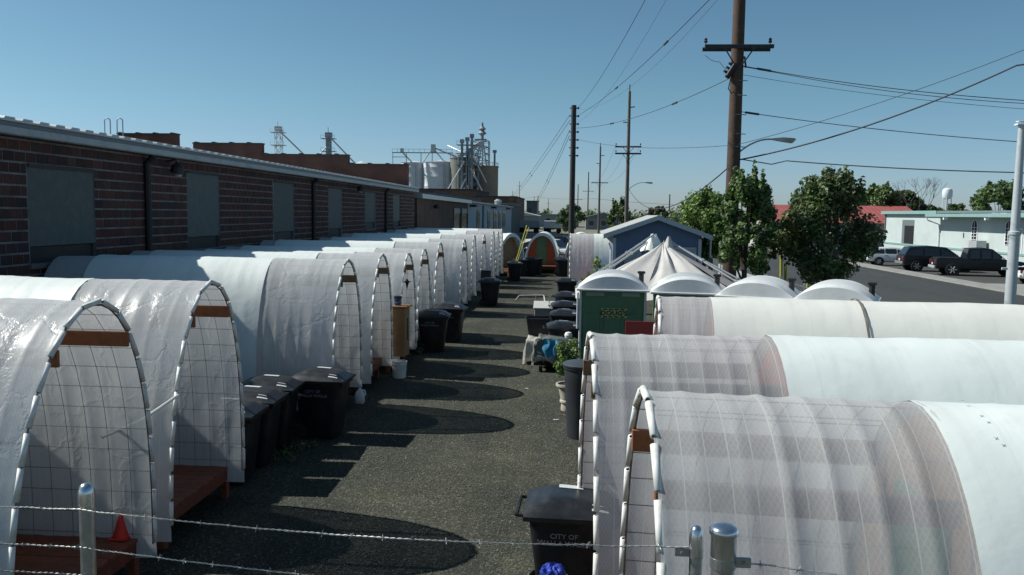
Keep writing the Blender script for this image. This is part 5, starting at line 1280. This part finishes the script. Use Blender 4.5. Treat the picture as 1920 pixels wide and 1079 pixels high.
def tree(label, loc, cr, z0, z1, n, per, size, mats, seed, spikes=6, shape='oval', cat='tree', rx=1.0, ry=1.0, group=None, trunk_r=.09, name='tree', trunkm=None):
    rn = random.Random(seed); t = thing(name, label, cat, loc, 0, group)
    H = z1 - z0; cl = []
    for k in range(n):
        u = rn.random() ** (0.85); a = rn.uniform(0, 2 * PI)
        if shape == 'oval': prof = math.sin(PI * (0.12 + 0.80 * u)) ** .75
        elif shape == 'cone': prof = (1 - u) ** .55 * min(1, .35 + u * 4)
        else: prof = math.sqrt(max(0.05, 1 - (2 * u - 1) ** 2))
        rr = cr * prof * rn.uniform(.45, .98)
        cl.append((rr * math.cos(a) * rx, rr * math.sin(a) * ry, z0 + H * (.05 + .86 * u), cr * rn.uniform(.13, .27)))
    for k in range(spikes):
        a = rn.uniform(0, 2 * PI); rr = cr * rn.uniform(0, .62); x, y = rr * math.cos(a) * rx, rr * math.sin(a) * ry
        zb = z0 + H * rn.uniform(.72, .86); L = H * rn.uniform(.12, .26)
        for j in range(6): cl.append((x * (1 + .1 * j / 5), y, zb + L * j / 5, cr * (.17 - .022 * j)))
    me = leaf_mesh('crown', cl, per, size, mats, seed); link('crown', me, t)
    q = MB(); top = z0 + H * .75
    q.tube([(0, 0, 0), (.03, .02, z0 * .6), (0, 0, z0 + H * .2), (.04, 0, top)], [trunk_r * 1.25, trunk_r, trunk_r * .75, trunk_r * .25], 8)
    for k in range(9):
        c = cl[rn.randrange(n)]; zb = z0 * .8 + H * rn.uniform(0, .35)
        mid = (c[0] * .45, c[1] * .45, (zb + c[2]) / 2 + .05 * H); q.tube([(0, 0, zb), mid, c[:3]], [trunk_r * .45, trunk_r * .3, trunk_r * .1], 5)
    q.build('trunk', trunkm or mat('bark', (.055, .045, .035), .9, var=.3, scale=10, bump=.5), t)
    return t
tree('dark green maple with pointed leafy spires in front of the brown pole', (5.15, 25.0, 0), .92, 2.0, 5.05, 95, 17000, .105, [L_DK, L_MD, L_MD], 3, 9)
tree('broader lighter green tree behind the shed corner, left of the maple', (6.25, 39.5, 0), 1.65, 1.6, 4.85, 100, 15000, .14, [L_MD, L_LT, L_LT], 5, 4)
tree('slim olive sapling between the two big street trees', (6.05, 26.3, 0), .46, 1.95, 4.0, 34, 2600, .10, [L_OL, L_OL, L_DK], 8, 3, trunk_r=.04)
tree('big dense dark maple by the street with ragged top', (7.85, 26.0, 0), 1.55, 1.75, 5.1, 120, 21000, .115, [L_DK, L_OL, L_MD, L_OL], 12, 10)
tree('small conical green tree beyond the blue shed', (4.35, 76, 0), 1.15, 1.2, 5.1, 50, 4200, .20, [L_OL, L_MD], 15, 5)
tree('dark purple-leaved round tree behind the shed roof', (11.4, 112, 0), 2.0, 1.8, 4.85, 40, 3500, .28, [L_RD, L_DK], 16, 2, shape='round')
tree('dark bushy tree left of the third pole', (-.1, 152, 0), 2.9, 0.6, 5.4, 50, 4500, .34, [L_DK, L_DK, L_MD], 17, 2, shape='round')
tree('low dark tree left of the purple one', (11.5, 165, 0), 1.6, .5, 4.4, 24, 1500, .32, [L_DK], 18, 1, shape='round')
BG = 'background trees behind the church'
tree('tall dark conifer-like tree over the red roof', (41.6, 116, 0), 3.2, 1, 8.6, 80, 9000, .42, [L_DK, L_DK, L_MD], 21, 5, shape='oval', group=BG)
tree('dark tree beside it, lower and redder', (47.4, 122, 0), 3.0, 1, 7.8, 60, 6000, .42, [L_DK, L_RD], 22, 2, shape='oval', group=BG)
tree('round dark tree under the water tower', (54.2, 130, 0), 2.6, 1, 5.8, 60, 5000, .40, [L_DK], 23, 1, shape='round', group=BG)
tree('low dark tree right of the water tower', (59.0, 132, 0), 2.6, 1, 6.2, 60, 5000, .40, [L_DK], 24, 1, shape='round', group=BG)
tree('large spreading dark tree behind the lamp post', (47.3, 96, 0), 3.5, 1.2, 7.9, 110, 12000, .36, [L_DK, L_DK, L_MD], 25, 5, shape='round', group=BG)
BT = thing('bare_tree', 'leafless tree with fine bare branches over the church roof', 'tree', (44.6, 112, 0), 0, BG)
q = MB(); rn = random.Random(9)
def branch(p, d, l, r, k):
    e = p + d * l; q.tube([p, p.lerp(e, .5) + Vector((rn.uniform(-.1, .1), 0, rn.uniform(-.05, .1))) * l * .5, e], [r, r * .8, r * .55], 4, False)
    if k == 0: return
    for _ in range(3 if k > 1 else 2):
        nd = (d + Vector((rn.uniform(-.55, .55), rn.uniform(-.4, .4), rn.uniform(-.05, .35)))).normalized(); branch(e, nd, l * rn.uniform(.6, .8), r * .6, k - 1)
for dx in (-.6, .5, 1.4): branch(Vector((dx, 0, 3.0)), Vector((dx * .12, 0, 1)).normalized(), 2.2, .06, 4)
q.tube([(0, 0, 0), (0, 0, 3.4)], .25, 6); q.build('branches', mat('bare_bark', (.07, .06, .055), .9), BT)
WEEDS()
# shrub of the planter, leafy branch by the far hut, weeds
def bush(name, label, loc, r, h, n, per, size, mats, seed, cat='shrub'):
    rn = random.Random(seed); t = thing(name, label, cat, loc)
    cl = [(rn.uniform(-r, r) * .8, rn.uniform(-r, r) * .6, h * rn.random() ** .8, r * rn.uniform(.25, .45)) for _ in range(n)]
    link('foliage', leaf_mesh('foliage', cl, per, size, mats, seed), t)
    q = MB()
    for c in cl[::2]: q.tube([(0, 0, -.1), (c[0] * .5, c[1] * .5, c[2] * .5), c[:3]], [.012, .009, .004], 4)
    q.build('stems', MATS['bark'], t)
bush('shrub', 'feathery green shrub growing from the stone urn', (0.02, 15.35, .55), .27, .74, 26, 2600, .042, [L_MD, L_MD, L_LT], 31)
bush('shrub', 'weeds growing at the foot of the signed toilet', (.55, 16.0, 0), .35, .7, 16, 1100, .05, [L_MD, L_OL], 32)
bush('leafy_branch', 'yellow-green sapling in front of the pole-side hoop hut', (.92, 31.2, .8), .55, 1.15, 10, 170, .15, [L_PL, L_LT], 33, cat='sapling')
# ------------------------------------------------------------------ church across the street
M_CHW = mat('church_wall', (.44, .50, .49), .8, var=.04, scale=1, dirt=(.38, .43, .42), dscale=.4)
M_TEAL = mat('teal_trim', (.20, .33, .31), .6, var=.08)
M_CHP = mat('church_plinth', (.42, .48, .47), .8, var=.05)
CH_ = thing('church_building', 'long pale stucco church hall with arched windows across the street', 'building', (35, 60, 0))
q = MB(); q.box(0, -20, 0, 14, 21.8, 3.95); q.box(0, 21.801, 0, 14, 35.5, 4.25); q.build('wall', M_CHW, CH_)
q = MB(); q.box(-.08, -20, .0, -0.002, 35.5, .95); q.build('plinth', M_CHP, CH_)
q = MB(); q.box(-.14, -20, .952, -0.002, 35.5, 1.12); q.build('teal_band', M_TEAL, CH_)
q = MB(); q.prism([(-1.35, 3.98), (-1.35, 4.18), (15, 4.55), (15, 4.35)], 1, -20.2, 21.7); q.prism([(-.35, 4.255), (-.35, 4.5), (15, 4.8), (15, 4.6)], 1, 21.75, 35.8); q.build('roof', mat('church_roof', (.55, .60, .58), .6, var=.05), CH_)
q = MB(); q.box(-1.42, -20.2, 3.93, -1.352, 21.7, 4.2); q.box(-.42, 21.72, 4.2, -.352, 35.8, 4.52); q.build('fascia', M_TEAL, CH_)
q = MB(); q.box(-1.35, -20, 3.90, 0, 21.7, 3.948); q.build('soffit', M_CHW, CH_)
q = MB(); q.tube([(-1.3, 21.6, 3.9), (-1.2, 21.6, 3.6), (-.1, 21.6, 3.2), (-.1, 21.6, .4)], .07, 6); q.build('downpipe', M_WPAINT, CH_)
q = MB(); q.tube([(-.1, 35.3, 4.2), (-.1, 35.3, 1.0)], .07, 6); q.build('downpipe', mat('dark_pipe', (.12, .15, .15), .7), CH_)
def arched_window(y, w_, z0_, z1_):
    n = 12; ol = [(y - w_, z0_), (y + w_, z0_)] + [(y + w_ * math.cos(PI * k / n), z1_ - w_ * 1.1 + w_ * 1.3 * math.sin(PI * k / n)) for k in range(n + 1)]
    q = MB(); q.prism([(a + (a - y) * .28, b + (.07 if b > z0_ + .1 else -.06)) for a, b in ol], 0, -.05, -0.003); f = q.build('window', M_WPAINT, CH_)
    q = MB(); q.prism(ol, 0, -.065, -.052); q.build('pane', M_GLASSD, f)
    q = MB()
    for k in range(1, 6): z = z0_ + (z1_ - w_ - z0_) * k / 5.4; q.box(-.085, y - w_, z - .02, -.067, y + w_, z + .02)
    q.box(-.085, y - .025, z0_, -.067, y + .025, z1_); q.build('muntins', M_WPAINT, f)
for y in (14.75, 9.1, 5.95, 3.1, -2): arched_window(y, .42, 1.75, 3.55)
q = MB(); q.box(-.05, 7.0, .55, -.003, 8.25, 3.1); d = q.build('door', M_WPAINT, CH_); q = MB(); q.box(-.07, 7.15, .65, -.052, 8.1, 2.95); q.build('door_leaf', mat('door_grey', (.30, .34, .33), .6), d)
q = MB(); q.box(-.04, 27.6, 1.0, -.003, 30.6, 3.6); d = q.build('doorway', mat('doorway_shade', (.12, .15, .15), .8), CH_); q = MB(); q.box(-.06, 27.6, 1.0, -.042, 29.9, 3.0); q.build('door_leaf', M_BLACK, d)  # flat grey and black sheets paint the shade inside an open doorway
q = MB()
for k in range(7): q.tube([(-1.6, 9.8 + k * .6, .3), (-1.6, 9.8 + k * .6, 1.3)], .03, 4)
q.tube([(-1.6, 9.8, 1.3), (-1.6, 13.4, 1.3)], .035, 4); q.tube([(-1.6, 9.8, .8), (-1.6, 13.4, .8)], .03, 4); q.build('stair_rail', M_LTMETAL, CH_)
q = MB(); q.box(-1.0, 12.2, 1.3, -.2, 13.6, 1.95); q.build('air_unit', M_LTMETAL, CH_)
for y in (3, 9.5, 17.0): 
    q = MB(); q.box(-1.75, y - .12, 3.68, -1.43, y + .12, 3.86); q.build('eave_lamp', M_WPAINT, CH_)
R_ = thing('red_roof_building', 'long low building with a faded red metal roof behind the trees', 'building', (23.8, 106, 0))
q = MB(); q.box(.3, 0.5, 0, 20, 14, 3.2); q.build('wall', mat('cream_wall', (.42, .42, .38), .8), R_)
M_RED = mat('faded_red_metal', (.30, .085, .08), .6, .0, var=.10, scale=.6, dirt=(.33, .13, .12), dscale=.5)
q = MB(); q.prism([(-.4, 3.1), (7, 5.35), (7, 5.25), (-.4, 3.0)], 0, 0, 20.3); q.prism([(7, 5.35), (15, 3.1), (15, 3.0), (7, 5.25)], 0, 0, 20.3); rf = q.build('roof', M_RED, R_)
q = MB(); sl = math.atan2(2.25, 7.4)
for k in range(34): q.box(k * .6, 0, .0, k * .6 + .05, 7.6, .05, Matrix.Translation((0.05, -.38, 3.105)) @ Matrix.Rotation(sl, 4, 'X'))
q.build('seams', M_RED, rf)
q = MB(); q.lathe([(.12, 4.6), (.12, 5.9), (.2, 5.95), (.2, 6.1)], 8, Matrix.Translation((5.4, 6.6, 0))); q.build('chimney_pipe', M_ARM, R_)
q = MB(); q.box(15.8, -1.2, 2.6, 21, .45, 4.2); q.build('white_canopy', M_WPAINT, R_)
# far low buildings, trailers
def lowb(name, label, x0, x1, y0, y1, h, m, roofm, gable=0.0, cat='building'):
    t = thing(name, label, cat, (x0, y0, 0)); q = MB(); q.box(0, 0, 0, x1 - x0, y1 - y0, h); q.build('wall', m, t)
    q = MB()
    if gable: q.prism([(-.4, h), ((x1 - x0) / 2, h + gable), (x1 - x0 + .4, h)], 1, -.4, y1 - y0 + .4)
    else: q.box(-.3, -.3, h + .003, x1 - x0 + .3, y1 - y0 + .3, h + .25)
    q.build('roof', roofm, t)
    if (x1 - x0) > 4:
        for k in range(int((x1 - x0) / 3)):
            w_ = MB(); w_.box(.8 + k * 3, -.05, h * .35, 1.9 + k * 3, -.004, h * .7); w_.build('window', M_GLASSD, t)
    return t
M_GR = mat('far_grey', (.20, .22, .23), .8, var=.1, scale=.3); M_GL = mat('far_pale', (.42, .45, .46), .8, var=.08, scale=.3)
lowb('storage_shed', 'low pale-roofed shed past the end of the warehouse row', -19.5, -8, 196, 210, 3.2, M_GR, M_GL, 1.3)
lowb('depot_building', 'grey depot building beyond the pale-roofed shed', -14, 2, 235, 250, 3.4, M_GR, M_GR)
lowb('block_tower', 'square dark block tower on the horizon left of the dark pole', -18.0, -13.4, 330, 336, 8.6, mat('tower_dark', (.06, .08, .10), .8), M_ARM, cat='tower')
lowb('far_shop', 'pale flat shop behind the shed ridge and purple tree', 18.6, 36, 160, 172, 3.4, M_GL, M_GL)
lowb('far_house', 'small grey house between the far poles', 3.5, 12, 205, 214, 3.0, M_GR, mat('far_roof', (.16, .15, .15), .8), 1.2, cat='house')
FENC = thing('board_fence', 'long grey board wall at the end of the yard behind the parked cars', 'wall', (-9, 82, 0))
q = MB(); q.box(0, 0, 0, 16, .15, 1.75); q.build('boards', mat('grey_boards', (.15, .165, .175), .85, var=.15, scale=1.5), FENC)
q = MB()
for k in range(9): q.box(k * 2, -.06, 0, k * 2 + .12, -.002, 1.85)
q.build('posts', mat('grey_board_dark', (.09, .10, .105), .85), FENC)
def trailer(label, x, y, L, h, m, rz=0, cab=False):
    t = thing('box_trailer', label, 'trailer', (x, y, 0), rz, 'box trailers parked far beyond the yard')
    q = MB(); q.cbox((0, 0, 1.0 + h / 2), (L, 2.5, h), .05); q.build('box', m, t)
    q = MB(); q.cbox((0, 0, .9), (L, 1.6, .2), .0); q.build('chassis', M_BLACK, t)
    for dx in (-L * .35, -L * .22, L * .35):
        for sy in (-1.05, 1.05): q = MB(); q.lathe([(.2, -.12), (.48, -.12), (.48, .12), (.2, .12)], 14, Matrix.Translation((dx, sy, .48)) @ Matrix.Rotation(PI / 2, 4, 'X')); q.build('wheel', M_RUBBER, t)
trailer('white box trailer directly left of the dark pole', -3.6, 158, 3.4, 1.4, M_WPAINT)
trailer('longer dull grey trailer beside the white one', -8.4, 160, 4.6, 1.4, M_GL)
trailer('tiny white trailer in front of the depot', -12.3, 205, 4.5, 1.3, M_WPAINT)
# water tower
W_ = thing('water_tower', 'small white water tower on legs above the far trees', 'water tower', (347.8, 800, 7))
q = MB(); q.lathe([(.5, 15), (3.6, 16.2), (4.4, 18), (4.4, 23.0), (3.9, 24.6), (2, 25.6), (.01, 26)], 24); smooth_angle(q.build('tank', mat('tank_white', (.62, .68, .72), .5), W_))
for k in range(6): a = 2 * PI * k / 6; q = MB(); q.tube([(4.4 * math.cos(a), 4.4 * math.sin(a), -7), (3.9 * math.cos(a), 3.9 * math.sin(a), 18)], .28, 6); q.build('leg', MATS['tank_white'], W_)
q = MB(); q.tube([(0, 0, -7), (0, 0, 16)], .6, 8); q.build('riser', MATS['tank_white'], W_)
# far low tree line
def treeline():
    rn = random.Random(77); cl = []
    for k in range(420):
        y = rn.uniform(380, 620); x = rn.uniform(-260, 420); cl.append((x, y, rn.uniform(.5, 4.0), rn.uniform(2.0, 5.5)))
    for k in range(120):
        x = rn.uniform(40, 190); cl.append((x, rn.uniform(230, 300), rn.uniform(.5, 3.2), rn.uniform(1.8, 3.2)))
    o = link('far_woods', leaf_mesh('far_woods', cl, 26000, 1.6, [L_DK, L_MD, L_OL], 5)); tag(o, 'low line of trees and bushes along the horizon', kind='stuff')
treeline()
# ------------------------------------------------------------------ vehicles
def car(label, cat, name, loc, rz, paint, kind, trim=None, group='vehicles parked along the lot'):
    t = thing(name, label, cat, loc, rz, group)
    if kind == 'pickup': L, W, st, gh = 5.6, .98, [(-2.8, .50, .90), (-2.72, .42, 1.12), (-1.0, .36, 1.14), (-.9, .36, 1.12), (1.1, .36, 1.10), (1.3, .36, 1.10), (2.3, .40, 1.02), (2.65, .45, .92), (2.8, .55, .72)], [(-.95, 1.12, 1.15), (-.80, 1.12, 1.80), (.1, 1.12, 1.86), (.55, 1.10, 1.80), (1.35, 1.10, 1.13)]
    elif kind == 'suv': L, W, st, gh = 4.9, .96, [(-2.45, .55, .95), (-2.38, .42, 1.10), (-1.5, .36, 1.10), (1.0, .36, 1.08), (1.9, .38, 1.02), (2.3, .45, .88), (2.45, .55, .65)], [(-2.35, 1.08, 1.12), (-2.0, 1.08, 1.70), (-.5, 1.08, 1.80), (.4, 1.08, 1.72), (1.25, 1.08, 1.10)]
    elif kind == 'hatch': L, W, st, gh = 4.2, .86, [(-2.1, .45, .80), (-2.05, .35, .95), (-1.2, .30, .95), (.8, .30, .93), (1.5, .32, .85), (1.95, .4, .70), (2.1, .45, .55)], [(-2.0, .93, .97), (-1.65, .93, 1.36), (-.4, .93, 1.46), (.2, .93, 1.40), (1.05, .92, .94)]
    else: L, W, st, gh = 4.6, .88, [(-2.3, .45, .80), (-2.2, .35, .98), (-1.4, .30, 1.0), (.8, .30, .95), (1.7, .32, .85), (2.15, .4, .72), (2.3, .45, .55)], [(-1.75, .97, .99), (-1.0, .97, 1.38), (-.2, .97, 1.44), (.3, .95, 1.40), (1.15, .94, .96)]
    q = MB(); m_ = 10
    def ring(x, zb, zt, sh):
        pts = [(-.80, zb), (-.97, zb + .10), (-1.0, zb + (zt - zb) * .55), (-.96, zt - .05), (-.86, zt), (.86, zt), (.96, zt - .05), (1.0, zb + (zt - zb) * .55), (.97, zb + .10), (.80, zb)]
        return [(x, W * sh * a, b) for a, b in pts]
    for i, (x, zb, zt) in enumerate(st): q.v += ring(x, zb, zt, .90 if i in (0, len(st) - 1) else (.965 if i in (1, len(st) - 2) else 1))
    for i in range(len(st) - 1):
        for j in range(m_): q.f.append((i * m_ + j, i * m_ + (j + 1) % m_, (i + 1) * m_ + (j + 1) % m_, (i + 1) * m_ + j)); q.mi.append(0)
    q.f += [tuple(range(m_))[::-1], tuple((len(st) - 1) * m_ + j for j in range(m_))]; q.mi += [0, 0]
    q.f = [f[::-1] for f in q.f]
    body = smooth_angle(q.build('body', paint, t), 28)
    q = MB()                                                   # greenhouse
    zr = max(g_[2] for g_ in gh); bel = gh[0][1]
    def gw(z): return W * (.94 - .20 * max(0, (z - bel)) / (zr - bel))
    for x, zb, zt in gh: q.v += [(x, -gw(zb), zb - .03), (x, -gw(zt), zt - .03), (x, -gw(zt) + .07, zt), (x, gw(zt) - .07, zt), (x, gw(zt), zt - .03), (x, gw(zb), zb - .03)]
    for i in range(len(gh) - 1):
        for j in range(5): q.f.append((i * 6 + j, i * 6 + j + 1, (i + 1) * 6 + j + 1, (i + 1) * 6 + j)); q.mi.append(0)
    smooth_angle(q.build('cabin', paint, t), 30)
    # windows slightly proud of the cabin
    def top(x):
        for a, b in zip(gh, gh[1:]):
            if a[0] <= x <= b[0]: f = (x - a[0]) / (b[0] - a[0]); return a[2] + (b[2] - a[2]) * f
        return bel
    xs = [gh[0][0] + .18 + (gh[-1][0] - gh[0][0] - .36) * k / 3 for k in range(4)]
    for s_ in (-1, 1):
        for k in range(3):
            a, b = xs[k] + .04, xs[k + 1] - .04; P = []
            z0_ = bel + .03
            for x, up in ((a, 0), (b, 0), (b, 1), (a, 1)):
                z = max(z0_ + .015, top(x) - .10) if up else z0_
                P.append((x, s_ * (gw(z) + .012), z))
            q = MB(); q.add(P, [(0, 1, 2, 3) if s_ < 0 else (3, 2, 1, 0)]); q.build('side_window', M_GLASSD, t)
    for (a, b, nm, sg) in ((gh[-2], gh[-1], 'windscreen', 1), (gh[1], gh[0], 'rear_window', -1)):
        q = MB(); f0, f1 = .06, .90; P = []
        for f, yy in ((f0, -1), (f0, 1), (f1, 1), (f1, -1)):
            x = a[0] + (b[0] - a[0]) * f; z = a[2] + (b[2] - a[2]) * f; P.append((x + sg * .018, yy * (gw(z) - .08), z + .006))
        q.add(P, [(0, 1, 2, 3) if sg < 0 else (3, 2, 1, 0)]); q.build(nm, M_GLASSD, t)
    rw = .40 if kind == 'pickup' else (.37 if kind == 'suv' else .31)
    xf, xr = L * .325, -L * .315
    for x in (xf, xr):
        for s_ in (-1, 1):
            R90 = Matrix.Rotation(PI / 2, 4, 'X')
            q = MB(); q.lathe([(.02, -.012), (rw * 1.17, -.012), (rw * 1.17, .012), (.02, .012)], 24, Matrix.Translation((x, s_ * (W * .985), rw + .02)) @ R90); q.build('wheel_arch', M_BLACK, t)
            q = MB(); q.lathe([(rw * .62, -.11), (rw * .97, -.11), (rw, -.08), (rw, .08), (rw * .97, .11), (rw * .62, .11)], 24, Matrix.Translation((x, s_ * (W - .06), rw)) @ R90); wh = smooth_angle(q.build('wheel', M_RUBBER, t))
            q = MB(); yy = s_ * (W + .052); 
            q.lathe([(.01, 0), (rw * .16, .0), (rw * .16, -.02), (rw * .62, -.02), (rw * .62, .0)], 20, Matrix.Translation((x, yy - s_ * .02, rw)) @ R90)
            for k in range(6): a = PI * k / 3; q.cbox((rw * .36, 0, 0), (rw * .52, .03, .06), .004, Matrix.Translation((x, yy - s_ * .01, rw)) @ Matrix.Rotation(a, 4, 'Y'))
            q.build('rim', M_LTMETAL, wh)
    xb = st[0][0]; zb = (st[0][1] + st[0][2]) / 2
    q = MB(); q.cbox((xb - .03, 0, st[0][1] + .04), (.14, W * 1.8, .18), .03); q.build('rear_bumper', trim or M_LTMETAL, t)
    q = MB(); q.cbox((st[-1][0] + .02, 0, st[-1][1] + .02), (.12, W * 1.75, .20), .03); q.build('front_bumper', paint, t)
    for s_ in (-1, 1):
        q = MB(); q.cbox((xb + .03, s_ * W * .84, st[0][2] - .02), (.10, .16, .26), .02); q.build('tail_light', mat('tail_red', (.22, .02, .02), .3), t)
        q = MB(); q.cbox((st[-2][0] + .02, s_ * W * .76, st[-2][2] - .16), (.2, .32, .14), .03); q.build('headlight', mat('lamp_glass', (.55, .57, .6), .15, spec=.8), t)
        q = MB(); q.cbox((gh[-1][0] - .25, s_ * (W + .10), bel + .08), (.12, .20, .14), .03); q.build('mirror', paint if kind != 'pickup' else M_ALU, t)
    q = MB(); q.cbox((xb - .012, 0, zb + .05), (.02, .32, .15), .003); q.build('number_plate', M_STICK, t)
    q = MB()
    for s_ in (-1, 1):
        for x in xs[1:3]: q.box(x - .006, s_ * W * .985 - .006, .55, x + .006, s_ * W * .985 + .006, bel - .06)
        for x in (xs[1] + .15, xs[2] + .15): q.cbox((x, s_ * W * 1.0, bel - .12), (.2, .03, .03), .006)
    q.build('door_handles', M_LIDP, t)
    if kind == 'pickup':
        q = MB(); q.box(-2.66, -.80, 1.125, -1.05, .80, 1.150); q.build('bed_cover', M_BLACK, t)
        q = MB()
        for s_ in (-1, 1): q.tube([(-2.6, s_ * .88, 1.16), (-1.1, s_ * .88, 1.16)], .03, 5)
        q.build('bed_rail', M_BLACK, t)
    return t
PDK = mat('charcoal_paint', (.012, .014, .016), .38, .3, var=.08, scale=1); PSL = mat('silver_paint', (.30, .31, .31), .3, .5, var=.05, scale=1)
PWH = mat('white_car_paint', (.62, .64, .64), .3, .0, var=.03, scale=1); PNV = mat('navy_paint', (.018, .026, .05), .35, .3, var=.08, scale=1); PBK = mat('dark_suv_paint', (.016, .015, .017), .4, .3, var=.08, scale=1)
car('dark charcoal pickup truck parked nose to the church, tailgate to the street', 'pickup truck', 'pickup_truck', (26.9, 56.6, .02), math.radians(-12), PDK, 'pickup')
car('dark sport utility vehicle with silver rear between the hatchback and pickup', 'car', 'parked_car', (25.9, 60.7, .02), math.radians(-6), PBK, 'suv', trim=PSL)
car('white hatchback parked beside the big street tree', 'car', 'parked_car', (25.5, 67.2, .02), math.radians(-8), PWH, 'hatch', trim=PWH)
car('dark sedan mostly hidden behind the big street tree', 'car', 'parked_car', (24.4, 73.0, .02), math.radians(-5), PBK, 'sedan')
car('white car cut by the frame beyond the lamp post', 'car', 'parked_car', (28.2, 49.8, .02), math.radians(-8), PWH, 'sedan', trim=PWH)
GA = 'vehicles parked across the alley end'
car('white sport utility vehicle behind the green-doored hut', 'car', 'parked_car', (-1.55, 64.5, 0), math.radians(-30), PWH, 'suv', trim=PWH, group=GA)
car('black pickup behind the white vehicle at the alley end', 'pickup truck', 'pickup_truck', (-.9, 70.5, 0), math.radians(-12), PDK, 'pickup', group=GA)
car('dark blue sedan beside the tan-walled hut at the alley end', 'car', 'parked_car', (-4.4, 63.0, 0), math.radians(4), PNV, 'sedan', group=GA)
car('black car between the warehouse and the tan-walled hut', 'car', 'parked_car', (-5.9, 69.5, 0), math.radians(-15), PBK, 'suv', group=GA)
